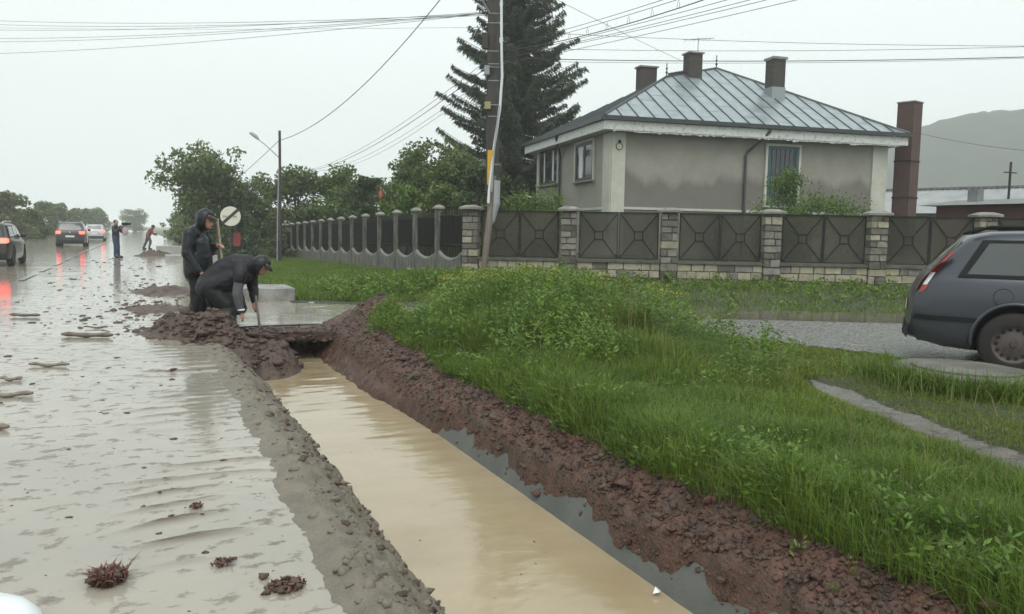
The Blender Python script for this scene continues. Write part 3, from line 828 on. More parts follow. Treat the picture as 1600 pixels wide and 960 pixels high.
FANG = math.atan2(-.505, .863)
SP = 2.545
fence = empty('stone_fence', (7.8, 19.5, 0), FANG, 'front garden fence of stone piers and dark netted metal panels before the house', 'fence')
NP = 7
panel_me = brace_me = None
for i in range(NP):
    x = i * SP
    b = MB(); b.box((x, 0, 1.05), (.36, .36, 1.94)); pier = b.build('pier', M['mortar'], fence)
    z = .14; c_ = 0
    while z < 1.98:
        ch = random.uniform(.15, .21)
        if z + ch > 2.0: ch = 2.02 - z
        kd = lambda: random.choices(['stone_y', 'stone_g', 'stone_d'], [.15 if z > .7 else .1, .5, .35 if z > .7 else .7])[0]
        if c_ % 3 != 2:
            w1 = random.choice((.16, .24, .27))
            stone(pier, (x - .21 + w1 / 2, 0, z + ch / 2), (w1 - .014, .43, ch - .014), kd())
            stone(pier, (x + .21 - (.42 - w1) / 2, 0, z + ch / 2), (.42 - w1 - .014, .425, ch - .014), kd())
        else:
            stone(pier, (x, 0, z + ch / 2), (.415, .43, ch - .014), kd())
        z += ch; c_ += 1
    b = MB(); hw = .29
    b.add([(x - hw, -hw, 2.035), (x + hw, -hw, 2.035), (x + hw, hw, 2.035), (x - hw, hw, 2.035), (x - hw, -hw, 2.085), (x + hw, -hw, 2.085), (x + hw, hw, 2.085), (x - hw, hw, 2.085),
           (x - .13, -.13, 2.15), (x + .13, -.13, 2.15), (x + .13, .13, 2.15), (x - .13, .13, 2.15)],
          [(3, 2, 1, 0), (0, 1, 5, 4), (1, 2, 6, 5), (2, 3, 7, 6), (3, 0, 4, 7), (4, 5, 9, 8), (5, 6, 10, 9), (6, 7, 11, 10), (7, 4, 8, 11), (8, 9, 10, 11)])
    b.build('cap', M['capstone'], pier)
    if i == NP - 1: break
    xa, xb = x + .215, x + SP - .215
    b = MB(); b.box(((xa + xb) / 2, 0, .42), (xb - xa, .24, .62)); pl = b.build('plinth', M['mortar'], fence)
    for r_ in range(3):
        z0, ch = .17 + r_ * .19, .19
        xx_ = xa + .004
        while xx_ < xb - .05:
            w_ = random.uniform(.2, .46)
            if xb - xx_ - w_ < .15: w_ = xb - xx_ - .004
            kind = random.choices(['stone_y', 'stone_g', 'stone_d'], [.75, .17, .08] if r_ > 0 else [.12, .38, .5])[0]
            stone(pl, (xx_ + w_ / 2, 0, z0 + ch / 2), (w_ - .014, .285, ch - .014), kind)
            xx_ += w_
    b = MB(); b.box(((xa + xb) / 2, 0, .772), (xb - xa, .36, .065)); b.build('coping', M['stone_d'], pl)
    pw, ph, zc = (xb - xa - .10) / 2, 1.20, 1.425
    for s_ in (-1, 1):
        xc = (xa + xb) / 2 + s_ * (pw / 2 + .004)
        if panel_me is None:
            b = MB()
            for sx in (-1, 1): b.box((sx * (pw / 2 - .014), 0, 0), (.028, .03, ph))
            for sz in (-1, 1): b.box((0, 0, sz * (ph / 2 - .014)), (pw - .056, .03, .028))
            p_ = b.build('panel', M['iron'], fence); panel_me = p_.data
            b = MB(); b.box((0, .012, 0), (pw - .05, .004, ph - .05)); nt_ = b.build('netting', M['netting'], p_); net_me = nt_.data
            br = []
            q = .105
            b = MB()
            for sx in (-1, 1): b.box((sx * q, 0, 0), (.02, .02, 2 * q + .02))
            for sz in (-1, 1): b.box((0, 0, sz * q), (2 * q - .02, .02, .02))
            br.append(b.build('centre_square', M['iron'], p_).data)
            for sx in (-1, 1):
                for sz in (-1, 1):
                    b = MB(); b.bar((sx * (q + .008), 0, sz * (q + .008)), (sx * (pw / 2 - .028), 0, sz * (ph / 2 - .028)), .02, .02, up=(0, 1, 0))
                    br.append(b.build('brace', M['iron'], p_).data)
        else:
            p_ = bpy.data.objects.new('panel', panel_me); COL.objects.link(p_); p_.parent = fence
            for nm, me in [('netting', net_me), ('centre_square', br[0])] + [('brace', q_) for q_ in br[1:]]:
                c = bpy.data.objects.new(nm, me); COL.objects.link(c); c.parent = p_
        p_.location = (xc, 0, zc)

# ------------------------------------------------------------------ side fence along the road: concrete posts, scalloped base, iron bars
M['postconc'] = mat('streaked_concrete', (.045, .044, .037), .65, (.185, .178, .150), 9, bump=.3, bs=40, stretch=(1, 1, .18))
sf = empty('iron_railing_fence', (7.75, 19.83, 0), 0, 'long roadside fence of capped concrete posts, scalloped base and black iron bars', 'fence')
S2 = 2.078
post_me = cap_me = base_me = rail_me = None
def zf_(i): return .27 - .0165 * (i * S2)
def dup(name, me, parent, loc):
    o = bpy.data.objects.new(name, me); COL.objects.link(o); o.parent = parent; o.location = loc; return o
for i in range(0, 15):
    y = i * S2
    if i > 0:
        if post_me is None:
            b = MB(); b.box((0, 0, .9), (.18, .14, 1.9)); b.box((-.095, 0, 1.25), (.02, .08, 1.0)); p_ = b.build('post', M['postconc'], sf); post_me = p_.data
            b = MB(); b.lathe([(.20, 1.86), (.20, 1.905), (.08, 1.97), (.02, 1.985)], 4); c = b.build('cap', M['capstone'], p_); cap_me = c.data
            c.rotation_euler = (0, 0, R(45)); p_.location = (0, y, zf_(i))
        else:
            p_ = dup('post', post_me, sf, (0, y, zf_(i))); c = dup('cap', cap_me, p_, (0, 0, 0)); c.rotation_euler = (0, 0, R(45))
    if i == 14: break
    ya = .2 if i == 0 else .125
    L_ = S2 - .25
    zz = (zf_(i) + zf_(i + 1)) / 2
    if base_me is None:
        b = MB(); N_ = 14; P0 = []
        top = [(.60 - .20 * math.sin(math.pi * k / N_) ** .8) for k in range(N_ + 1)]
        poly = [(0, L_ * k / N_, top[k]) for k in range(N_ + 1)] + [(0, L_, -.3), (0, 0, -.3)]
        b.prism([(p[0] - .08, p[1], p[2]) for p in poly], (.16, 0, 0)); base_me = b.build('base_panel', M['postconc'], sf).data
        bpy.data.objects.remove(bpy.context.scene.objects['base_panel'])
        b = MB(); b.tube([(0, L_ * k / N_, top[k] + .02) for k in range(N_ + 1)], .06, 8); o = b.build('base_coping', M['capstone'], sf); cop_me = o.data; bpy.data.objects.remove(o)
        b = MB(); nb = 15
        for k in range(nb):
            yb = L_ * (k + .5) / nb
            b.bar((0, yb, .62 - .2 * math.sin(math.pi * yb / L_)), (0, yb, 1.74 + .08 * math.sin(math.pi * yb / L_)), .022)
        for z0, sg in ((.85, 0), (1.62, .06)):
            for k in range(10):
                b.bar((0, L_ * k / 10, z0 + sg * math.sin(math.pi * k / 10)), (0, L_ * (k + 1) / 10, z0 + sg * math.sin(math.pi * (k + 1) / 10)), .03, .02)
        b.box((.02, L_ / 2, 1.2), (.006, L_ - .02, .85))
        o = b.build('railing', M['iron'], sf); rail_me = o.data; bpy.data.objects.remove(o)
    bp = dup('base_panel', base_me, sf, (0, y + .125, zz))
    dup('base_coping', cop_me, bp, (0, 0, 0))
    dup('railing', rail_me, sf, (0, y + .125, zz))
# gate posts and dark gate at the far end of the side fence
b = MB(); b.box((0, 0, .85), (.06, 2.2, 1.7)); 
g = b.build('yard_gate', M['iron']); g.location = (7.7, 50.5, -.2); tag(g, 'dark sheet gate at the far end of the iron railing fence', 'gate')
for k in (-1, 1):
    b = MB(); b.box((0, k * 1.16, .9), (.12, .12, 1.9)); b.build('post', M['iron'], g)

# ------------------------------------------------------------------ the house
M['render'] = mat('grey_render', (.25, .24, .20), .9, (.315, .303, .26), 1.1, bump=.2, bs=60, contrast=(.3, .7))
M['stain'] = mat('damp_render', (.135, .13, .115), .9, (.20, .19, .165), 1.6, bump=.2, bs=60)
M['cream'] = mat('cream_paint', (.44, .44, .37), .7, (.52, .52, .45), 2, bump=.1, bs=40)
M['fascia'] = mat('peeling_fascia', (.30, .30, .28), .8, (.62, .63, .60), 9, contrast=(.30, .48), det=9, bump=.5, bs=30)
M['gutter'] = mat('dark_gutter', (.045, .055, .055), .45, metal=.3)
def roof_mat():
    mt = mat('zinc_roof', (.26, .30, .315), .30, (.40, .45, .465), 2.2, metal=.55, bump=.12, bs=14, contrast=(.3, .7), rough2=.42)
    return mt
M['zinc'] = roof_mat()
M['seam'] = mat('roof_seam', (.07, .085, .088), .5, metal=.4)
M['glass'] = mat('dark_glass', (.02, .024, .026), .06, spec=.7)
M['frame'] = mat('brown_window_frame', (.065, .055, .05), .5)
M['curtain'] = mat('white_curtain', (.62, .62, .62), .8)
M['tealbars'] = mat('teal_bars', (.035, .10, .10), .5)
M['chimbrick'] = brick_mat('sooty_brick', (.045, .036, .031), (.068, .052, .045), (.07, .066, .062))
M['stackbrick'] = brick_mat('red_brick', (.075, .036, .029), (.10, .050, .040), (.095, .075, .066))
M['zincbox'] = mat('flashing', (.28, .31, .32), .45, metal=.4)

def damp_mat():
    mt = mat('damp_front_render', (.245, .235, .198), .9, (.315, .303, .26), 1.1, bump=.2, bs=60, contrast=(.3, .7))
    n, l = mt.node_tree.nodes, mt.node_tree.links
    p = n['Principled BSDF']; src = p.inputs['Base Color'].links[0].from_socket
    tc = n.new('ShaderNodeTexCoord'); sx = n.new('ShaderNodeSeparateXYZ'); l.new(tc.outputs['Object'], sx.inputs[0])
    mp = n.new('ShaderNodeMapping'); mp.inputs['Scale'].default_value = (1, 1, .25); l.new(tc.outputs['Object'], mp.inputs['Vector'])
    t = n.new('ShaderNodeTexNoise'); t.inputs['Scale'].default_value = 1.1; t.inputs['Detail'].default_value = 7; l.new(mp.outputs[0], t.inputs['Vector'])
    a = n.new('ShaderNodeMath'); a.operation = 'MULTIPLY_ADD'; a.inputs[1].default_value = 1.5
    l.new(t.outputs['Fac'], a.inputs[0]); l.new(sx.outputs[2], a.inputs[2])
    r = n.new('ShaderNodeMapRange'); r.inputs['From Min'].default_value = 4.55; r.inputs['From Max'].default_value = 4.2; r.inputs['To Max'].default_value = .6
    l.new(a.outputs[0], r.inputs['Value'])
    m_ = n.new('ShaderNodeMix'); m_.data_type = 'RGBA'; m_.inputs['B'].default_value = (.105, .10, .088, 1)
    l.new(r.outputs[0], m_.inputs['Factor']); l.new(src, m_.inputs['A']); l.new(m_.outputs['Result'], p.inputs['Base Color'])
    return mt
M['dampwall'] = damp_mat()
HL, HW, EZ = 13.3, 10.2, 5.75
house = empty('house', (15.32, 25.42, 0), R(-9), 'single-storey grey rendered house with sheet-metal hip roof and peeling white eaves', 'house')
def hb(name, c, d, mt, parent=house, **k_): b = MB(); b.box(c, d); return b.build(name, mt, parent)
I_ = .55
wall_f = hb('front_wall', (HL / 2, I_ + .15, 2.75), (HL - 2 * I_, .3, 5.1), M['dampwall'])
wall_l = hb('side_wall', (I_ + .15, HW / 2 + .15, 2.75), (.3, HW - 2 * I_ - .3, 5.1), M['render'])
hb('rear_wall', (HL / 2, HW - I_ - .15, 2.75), (HL - 2 * I_ - .62, .3, 5.1), M['render'])
hb('side_wall', (HL - I_ - .15, HW / 2 + .15, 2.75), (.3, HW - 2 * I_ - .3, 5.1), M['render'])
hb('plinth_band', (HL / 2, I_ - .02, 2.45), (HL - 2 * I_ - .02, .05, .09), M['cream'], wall_f)
hb('plinth_band', (I_ - .02, HW / 2, 2.45), (.05, HW - 2 * I_ - .02, .09), M['cream'], wall_l)
# corner pilasters
for x, w_ in ((.79, .54), (HL - I_ - .36, .72)): hb('pilaster', (x, I_ - .03, 2.75), (w_, .09, 5.0), M['cream'])
hb('pilaster', (I_ - .03, .90, 2.75), (.09, .72, 5.0), M['cream'])
hb('pilaster', (I_ - .03, HW - I_ - .1, 2.75), (.09, .2, 5.0), M['cream'])
# eaves: soffit, fascia boards, gutters
hb('soffit', (HL / 2, HW / 2, 5.30), (HL - .1, HW - .1, .04), M['fascia'])
hb('fascia', (HL / 2, .04, 5.43), (HL, .05, .33), M['fascia']); hb('fascia', (.04, HW / 2 + .04, 5.43), (.05, HW - .1, .33), M['fascia'])
hb('fascia', (HL - .04, HW / 2 + .04, 5.43), (.05, HW - .1, .33), M['fascia'])
hb('gutter', (HL / 2, -.05, 5.68), (HL + .2, .14, .15), M['gutter']); hb('gutter', (-.05, HW / 2 + .05, 5.68), (.14, HW + .02, .15), M['gutter'])
# ragged render hanging under the front fascia
b = MB()
for k_ in range(90):
    x = .4 + k_ * .14; h_ = .03 + .10 * abs(float(fbm(x * 4, 0., 3, 140))) * 2
    b.box((x, .05, 5.262 - h_ / 2), (.12, .03, h_))
b.build('peeling_paint', M['fascia'], house)
# roof
A0, B0, C0, D0 = Vector((0, 0, EZ)), Vector((HL, 0, EZ)), Vector((HL, HW, EZ)), Vector((0, HW, EZ))
P1, P2 = Vector((4.3, 3.87, 8.07)), Vector((7.4, 5.25, 8.90))
b = MB(); dn = Vector((0, 0, -.025))
b.add([A0 + dn, B0 + dn, C0 + dn, D0 + dn, P1 + dn, P2 + dn], [(0, 1, 5, 4), (0, 4, 3), (4, 5, 3), (3, 5, 2), (1, 2, 5), (3, 2, 1, 0)])
roof = b.build('roof', M['seam'], house)
def clip(poly, n_, d_):
    out = []
    for i in range(len(poly)):
        p, q = poly[i], poly[(i + 1) % len(poly)]
        a_, b_ = p.dot(n_) - d_, q.dot(n_) - d_
        if a_ <= 0: out.append(p)
        if a_ * b_ < 0: out.append(p + (q - p) * (a_ / (a_ - b_)))
    return out
def sheets(poly, e0, e1, width, length, seam_k=0):
    ed = (e1 - e0).normalized(); nrm = (poly[1] - poly[0]).cross(poly[2] - poly[0]).normalized()
    if nrm.z < 0: nrm = -nrm
    ud = nrm.cross(ed)
    if ud.z < 0: ud = -ud
    amax = (e1 - e0).length; umax = max((p - e0).dot(ud) for p in poly)
    na = int(math.ceil(amax / width))
    for i in range(na):
        a0, a1 = i * width, (i + 1) * width
        strip = clip(clip(poly, ed, e0.dot(ed) + a1 - .022), -ed, -(e0.dot(ed) + a0 + .022))
        if len(strip) < 3: continue
        u0 = -length * ((i * .618) % 1)
        while u0 < umax:
            s_ = clip(clip(strip, ud, e0.dot(ud) + u0 + length - .012), -ud, -(e0.dot(ud) + u0 + .012))
            u0 += length
            if len(s_) < 3: continue
            ar = sum(((s_[k] - s_[0]).cross(s_[k + 1] - s_[0])).length for k in range(1, len(s_) - 1))
            if ar < .01: continue
            bb = MB(); bb.prism([p + nrm * (.002 + .006 * random.random()) for p in s_], nrm * .008)
            bb.build('roof_sheet', M['zinc'], roof)
        # standing seam
        ln = []
        for u_ in np.linspace(0, umax, 120):
            p = e0 + ed * a1 + ud * u_
            c = clip(poly, ed, e0.dot(ed) + a1)
            if inside(poly, p, nrm): ln.append(p)
        if len(ln) > 3:
            bb = MB(); bb.bar(ln[0] + nrm * .02, ln[-1] + nrm * .02, .035, .05, up=nrm); bb.build('roof_seam', M['seam'], roof)
def inside(poly, p, nrm):
    sg = None
    for i in range(len(poly)):
        c = (poly[(i + 1) % len(poly)] - poly[i]).cross(p - poly[i]).dot(nrm)
        if abs(c) < 1e-6: continue
        if sg is None: sg = c > 0
        elif (c > 0) != sg: return False
    return True
sheets([A0, B0, P2, P1], A0, B0, .66, 1.5)
sheets([D0, A0, P1], D0, A0, .66, 1.5)
for p, q in ((A0, P1), (B0, P2), (P1, P2)):
    bb = MB(); bb.tube([p + Vector((0, 0, .03)), q + Vector((0, 0, .03))], .05, 6); bb.build('ridge_roll', M['seam'], roof)
for p in (P1, P2):   # finials
    bb = MB(); bb.lathe([(.05, 0), (.02, .12), (.06, .2), (.015, .28), (.05, .36), (.012, .44), (.03, .5), (.005, .62)], 8, c=p); bb.build('finial', M['gutter'], roof)
bb = MB()
for k_ in range(14):
    p = P1 + (P2 - P1) * (.04 + .026 * k_ * 1.0)
    bb.lathe([(.02, .05), (.045, .12), (.01, .18)], 6, c=p)
bb.build('ridge_crest', M['gutter'], roof)
def chimney(x, y, z0, z1, wx, wy, cap=.06, band=None):
    b = MB(); b.box((0, 0, (z1 - z0) / 2), (wx, wy, z1 - z0)); o = b.build('chimney', M['chimbrick'], roof); o.location = (x, y, z0)
    b = MB(); b.box((0, 0, z1 - z0 + cap / 2), (wx + .12, wy + .12, cap)); b.build('cap', M['capstone'], o)
    if band: b = MB(); b.box((0, 0, band / 2), (wx + .05, wy + .05, band)); b.build('flashing', M['zincbox'], o)
chimney(3.9, 5.0, 7.0, 8.62, .75, .5)
chimney(5.7, 4.25, 7.8, 9.18, .62, .55)
chimney(8.75, 2.72, 7.0, 8.86, .58, .58, cap=.10, band=.72)
# television aerial on the middle chimney
b = MB(); b.tube([(0, 0, 0), (0, 0, .75)], .014, 6); b.tube([(-.7, 0, .62), (.75, .0, .80)], .012, 6)
for k_ in range(6): q = -.6 + k_ * .22; b.tube([(q, -.16, .65 + q * .12), (q, .16, .65 + q * .12)], .007, 5)
o = b.build('aerial', M['gutter'], roof); o.location = (5.92, 4.25, 9.15)
# windows of the side wall
def win(name, wall, c, w_, h_, axis, cut, fm, tall=False):
    o = empty(name, (0, 0, 0)); o.parent = wall
    bpy.data.objects.remove(o)
    def P(a, off, z, da, dd, dz):   # a along wall, off outward
        if axis == 'Y': return (c[0] - off, c[1] + a, c[2] + z), (dd, da, dz)
        return (c[0] + a, c[1] - off, c[2] + z), (da, dd, dz)
    b = MB(); b.box(*P(0, .03, 0, w_, .03, h_)); wn_ = b.build('window', M['glass'], wall)
    for s_ in (-1, 1):
        for nm, args, mt in (('surround', (s_ * (w_ / 2 + .08), .055, 0, .10, .09, h_ + .22), M['cream']), ('frame', (s_ * (w_ / 2 - .05), .05, 0, .10, .06, h_), fm)):
            b = MB(); b.box(*P(*args)); b.build(nm, mt, wn_)
        b = MB(); b.box(*P(0, .05, s_ * (h_ / 2 - .05), w_ - .2, .06, .10)); b.build('frame', fm, wn_)
    b = MB(); b.box(*P(0, .055, h_ / 2 + .065, w_ + .06, .09, .09)); b.build('surround', M['cream'], wn_)
    b = MB(); b.box(*P(0, .09, -h_ / 2 - .05, w_ + .28, .18, .06)); b.build('sill', M['capstone'] if not tall else M['cream'], wn_)
    for q in cut:
        b = MB(); b.box(*P(q, .051, 0, .07, .05, h_ - .2)); b.build('mullion', fm, wn_)
    return wn_, P
wn_, P = win('window', wall_l, (I_, 3.3, 4.36), 1.95, 1.5, 'Y', (0.,), M['frame'])
b = MB(); b.box(*P(.42, .047, 0, .42, .006, 1.25)); b.build('curtain', M['curtain'], wn_)
wn_, P = win('window', wall_l, (I_, 7.9, 4.5), 2.6, 1.6, 'Y', (-.45, .45), M['frame'])
b = MB(); b.box(*P(.62, .047, 0, .2, .006, 1.35)); b.build('curtain', M['curtain'], wn_)
b = MB(); b.box(*P(-.62, .047, 0, .2, .006, 1.35)); b.build('curtain', M['curtain'], wn_)
wn_, P = win('window', wall_f, (7.82, I_, 3.86), 1.35, 2.3, 'X', (), M['tealbars'], True)
for k_ in range(6):
    b = MB(); b.box(*P(-.5 + .2 * k_, .06, 0, .025, .02, 2.15)); b.build('bar', M['tealbars'], wn_)
# downpipes
def pipe(pp): b = MB(); b.tube(pp, .055, 8); b.build('downpipe', M['gutter'], house)
pipe([(6.85, -.05, 5.66), (6.82, -.05, 5.5), (6.2, I_ - .09, 4.75), (6.13, I_ - .09, 4.6), (6.13, I_ - .09, .6)])
pipe([(-.05, 5.2, 5.66), (-.05, 5.3, 5.5), (I_ - .09, 6.2, 4.85), (I_ - .09, 6.25, 4.7), (I_ - .09, 6.25, .6)])
# service wire ring on the corner pilaster
b = MB(); b.tube([(.80 + .13 * math.cos(t), I_ - .09, 4.72 + .13 * math.sin(t)) for t in np.linspace(0, 6.28, 20)], .014, 5); b.box((.8, I_ - .1, 4.9), (.09, .08, .1)); b.build('cable_ring', M['iron'], house)

# ------------------------------------------------------------------ brick stack, barn, shed on the right
q = aim(1417, 250, 33.5)
b = MB(); b.box((0, 0, 3.5), (.70, .70, 7.0)); st = b.build('brick_stack', M['stackbrick']); st.location = (q.x, q.y, .1); st.rotation_euler = (0, 0, R(12))
tag(st, 'tall slim red-brick chimney stack standing beside the house\'s corner', 'chimney')
for z in (7.02, 4.6, 3.1): b = MB(); b.box((0, 0, z), (.76, .76, .05)); b.build('band', M['iron'] if z < 7 else M['capstone'], st)
M['barnroof'] = mat('pale_sheet_roof', (.24, .255, .255), .6, (.34, .355, .355), 1.2)
M['barnwall'] = mat('barn_wall', (.30, .30, .28), .8)
M['shedwall'] = mat('maroon_wall', (.12, .055, .048), .85, (.16, .075, .065), 1.5)
M['shedroof'] = mat('grey_shed_roof', (.13, .135, .135), .7, (.2, .205, .2), 2)
ba = math.atan2(-6.6, 2.3)
barn = empty('barn', (36.3, 36.8, 0), ba, 'long barn with pale corrugated roof behind the brick stack', 'barn')
bl = 30
b = MB(); b.box((bl / 2, -1.2, 1.45), (bl, 6, 2.9)); b.build('wall', M['barnwall'], barn)
b = MB(); b.add([(-.4, -4.6, 2.75), (bl + .4, -4.6, 2.75), (bl + .4, -1.2, 4.1), (-.4, -1.2, 4.1), (bl + .4, 2.2, 2.75), (-.4, 2.2, 2.75)], [(0, 1, 2, 3), (3, 2, 4, 5)])
rf = b.build('roof', M['barnroof'], barn)
b = MB()
for k_ in range(110): b.box((k_ * .28, -1.2, 4.13), (.2, .42, .10))
rt = b.build('ridge_tiles', M['shedroof'], barn)
# shed
q0, q1 = aim(1455, 320, 27.5), aim(1620, 298, 24.5)
sa = math.atan2(q1.y - q0.y, q1.x - q0.x)
shed = empty('shed', (q0.x, q0.y, 0), sa, 'low maroon shed with grey roof behind the far end of the front fence', 'shed')
b = MB(); b.box((4, 2.0, 1.3), (8, 3.4, 2.6)); b.build('wall', M['shedwall'], shed)
b = MB(); b.prism([(-.3, -.3, 2.62), (-.3, 1.9, 2.88), (-.3, 4.2, 2.62)], (8.6, 0, 0)); b.build('roof', M['shedroof'], shed)
b = MB(); b.box((.8, 1.2, 2.95), (.35, .35, .5)); b.build('chimney', M['shedroof'], shed)
q = aim(1577, 292, 38)
b = MB(); b.tube([(0, 0, 0), (0, 0, 5.2)], .06, 6); b.box((0, 0, 4.7), (.9, .05, .05)); o = b.build('utility_pole', M['iron']); o.location = (q.x, q.y, 0)
tag(o, 'short crossarm pole poking above the barn roof', 'pole')

# ------------------------------------------------------------------ main utility pole and its fittings
M['polewood'] = mat('tarred_pole', (.030, .024, .022), .7, (.055, .046, .042), 5, bump=.3, bs=40, stretch=(1, 1, .15))
M['galv'] = mat('galvanised', (.30, .315, .325), .45, metal=.3)
M['conduit'] = mat('white_conduit', (.62, .64, .64), .5)
M['rust'] = mat('rusty_leg', (.13, .095, .075), .7, (.20, .17, .15), 6, bump=.3, bs=30, stretch=(1, 1, .3))
M['yellow'] = mat('yellow_plate', (.62, .36, .02), .5, (.55, .30, .02), 20)
M['dullyellow'] = mat('dull_yellow', (.30, .28, .13), .6)
pole = empty('utility_pole', (7.75, 18.64, .2), 0, 'tall dark utility pole on a thin grey leg at the fence corner', 'pole')
pr = Vector((7.75, 18.64, .2))
def pw(x, y, d): return aim(x, y, d) - pr
b = MB(); b.tube([pw(769, 300, 20.3), pw(770.5, 150, 20.3), pw(773, -125, 20.3)], [.185, .175, .15], 4); b.build('shaft', M['polewood'], pole)
b = MB(); b.tube([pw(775, 283, 20.2), pw(774, 320, 20.2), pw(770, 346, 20.2), pw(768, 352, 20.2)], [.12, .115, .06, .02], 8); b.build('concrete_stub', M['galv'], pole)
b = MB(); b.tube([pw(771, 275, 20.15), pw(764, 350, 20.15), pw(758, 400, 20.15), pw(751, 452, 20.1)], [.07, .085, .075, .07], 6); b.build('leg', M['rust'], pole)
b = MB(); b.tube([pw(783.5, -120, 20.05), pw(783.5, 60, 20.05), pw(784.5, 120, 20.05), pw(781, 170, 20.05), pw(772, 230, 20.02), pw(764, 300, 20.02), pw(763, 318, 20.02)], .035, 8); b.build('conduit', M['conduit'], pole)
b = MB(); b.tube([pw(780, 165, 20.0), pw(772, 235, 19.98), pw(768, 300, 20.0)], .022, 6); b.build('conduit', M['galv'], pole)
def plate(nm, x, y, w_, h_, d, mt, th=.03):
    b = MB(); b.box((0, 0, 0), (w_, th, h_)); o = b.build(nm, mt, pole); o.location = pw(x, y, d); o.rotation_euler = (0, 0, -YAW); return o
plate('warning_plate', 766.2, 262, .15, .86, 20.02, M['yellow'], .012)
plate('junction_box', 761, 110, .13, .22, 20.15, M['zincbox'], .12)
plate('lamp_cap', 762, 165, .15, .18, 20.1, M['dullyellow'], .12)
plate('transformer_box', 758, 64, .14, .38, 20.2, M['polewood'], .14)
for y in (21, 36, 80, 100, 105, 126, 164, 182, 257):
    b = MB(); b.tube([pw(763, y, 20.06), pw(780, y + .4, 20.06)], .012, 4); b.build('band', M['galv'], pole)
b = MB(); b.tube([pw(765, 20, 20.2), pw(752, -2, 20.0), pw(745, -14, 19.8)], .025, 6); b.build('bracket', M['galv'], pole)

# farther lamp pole
lp = empty('street_lamp', (5.99, 39.57, 0), 0, 'slim street lamp pole with angled arm at the end of the railing fence', 'street lamp')
b = MB(); b.tube([(0, 0, -.2), (.07, .3, 6.1)], [.085, .06], 8); b.build('pole', M['polewood'], lp)
b = MB(); b.tube([(-.14, .05, -.2), (-.09, .1, 2.2), (0.03, .22, 4.75)], .035, 6); b.build('prop', M['galv'], lp)
b = MB(); b.tube([(.05, .22, 4.8), (-.55, .7, 5.45), (-.95, 1.0, 5.8)], .028, 6); b.build('arm', M['galv'], lp)
b = MB(); b.tube([(-.82, .9, 5.70), (-.92, .98, 5.82), (-1.12, 1.14, 5.98), (-1.2, 1.2, 6.0)], [.05, .09, .08, .03], 8); b.build('lamp_head', M['galv'], lp)

# round sign crossed by a black bar, and a red board on its own post
M['signwhite'] = mat('sign_white', (.66, .63, .52), .5)
M['signblack'] = mat('sign_black', (.02, .02, .02), .5)
M['red'] = mat('red_board', (.25, .03, .035), .6)
sg = empty('road_sign', (3.72, 39.2, 0), R(-10), 'round white road sign crossed by a black diagonal bar, behind the bent worker', 'road sign')
b = MB(); b.tube([(0, .05, -.1), (0, .05, 2.2)], .035, 8); b.build('post', M['signblack'], sg)
b = MB(); b.lathe([(.44, -.012), (.45, 0), (.44, .012)], 40, c=(0, 0, 1.98), axis='Y'); disc = b.build('disc', M['signwhite'], sg)
b = MB(); b.box((0, -.016, 1.98), (1.0, .006, .135), Matrix.Rotation(R(-43), 3, 'Y')); b.build('diagonal_bar', M['signblack'], disc)
def word(t, x, z):
    cu = bpy.data.curves.new('lettering', 'FONT'); cu.body = t; cu.size = .17; cu.extrude = .001
    o = bpy.data.objects.new('tmp', cu); COL.objects.link(o); bpy.context.view_layer.update()
    me = bpy.data.meshes.new_from_object(o.evaluated_get(bpy.context.evaluated_depsgraph_get())); bpy.data.objects.remove(o)
    me.materials.clear(); me.materials.append(M['signblack'])
    o = bpy.data.objects.new('lettering', me); COL.objects.link(o); o.parent = disc; o.location = (x, -.0155, z); o.rotation_euler = (R(90), 0, 0)
word('PAL', -.34, 1.90); word('IM', .10, 1.90)
rb = empty('red_board', (4.02, 39.6, 0), R(-12), 'small dark red board on a post beside the round sign', 'board')
b = MB(); b.box((0, 0, .92), (.32, .03, .62)); b.build('board', M['red'], rb)
b = MB(); b.tube([(0, .04, -.1), (0, .04, .8)], .03, 6); b.build('post', M['signblack'], rb)

# ------------------------------------------------------------------ overhead wires
M['wire'] = mat('cable', (.045, .048, .05), .6)
def wire(a, c, sag, r_, label, group, loops=False):
    a, c = Vector(a), Vector(c); N_ = 24
    P = [a + (c - a) * (i / N_) - Vector((0, 0, sag * 4 * (i / N_) * (1 - i / N_))) for i in range(N_ + 1)]
    b = MB(); b.tube(P, r_ * .78, 5); o = b.build('overhead_cable', M['wire'], smooth=True, fix=False)
    tag(o, label, 'cable', group)
    return o, P
G1 = 'cables from the main pole out over the road'
for k_, (y0, y1, nm) in enumerate(((22, 20, 'uppermost'), (24, 27, 'second'), (19, 38, 'third'), (20, 54, 'fourth'), (21, 60, 'fifth'), (21, 82, 'lowest'))):
    wire(aim(760, y0, 20.2), aim(-160, y1 + 4, 34), .28, .008, nm + ' of the thin cables crossing the sky from the main pole over the road', G1)
wire(aim(752, 43, 20.2), aim(-160, 40, 36), .1, .005, 'faint thread-like cable from the small box on the main pole over the road', G1)
wire(aim(773, -112, 20.3), aim(439, 219, 38.3), .95, .018, 'thick twisted cable sagging from the main pole to the street lamp pole', 'cables to the street lamp')
wire(aim(437, 219, 38.3), aim(300, 330, 72), .3, .018, 'cable running on from the street lamp pole down behind the round tree', 'cables to the street lamp')
G2 = 'cables from the main pole down behind the side fence trees'
for k_, (y0, xe, ye, r_, nm) in enumerate(((92, 470, 268, .009, 'uppermost'), (103, 476, 268, .013, 'thick second'), (118, 490, 268, .008, 'third'), (124, 505, 267, .008, 'lowest'))):
    wire(aim(764, y0, 20.3), aim(xe, ye, 48), .55, r_, nm + ' cable sagging from the main pole toward the trees beside the street lamp', G2)
G3 = 'cables rising from the main pole out over the camera side'
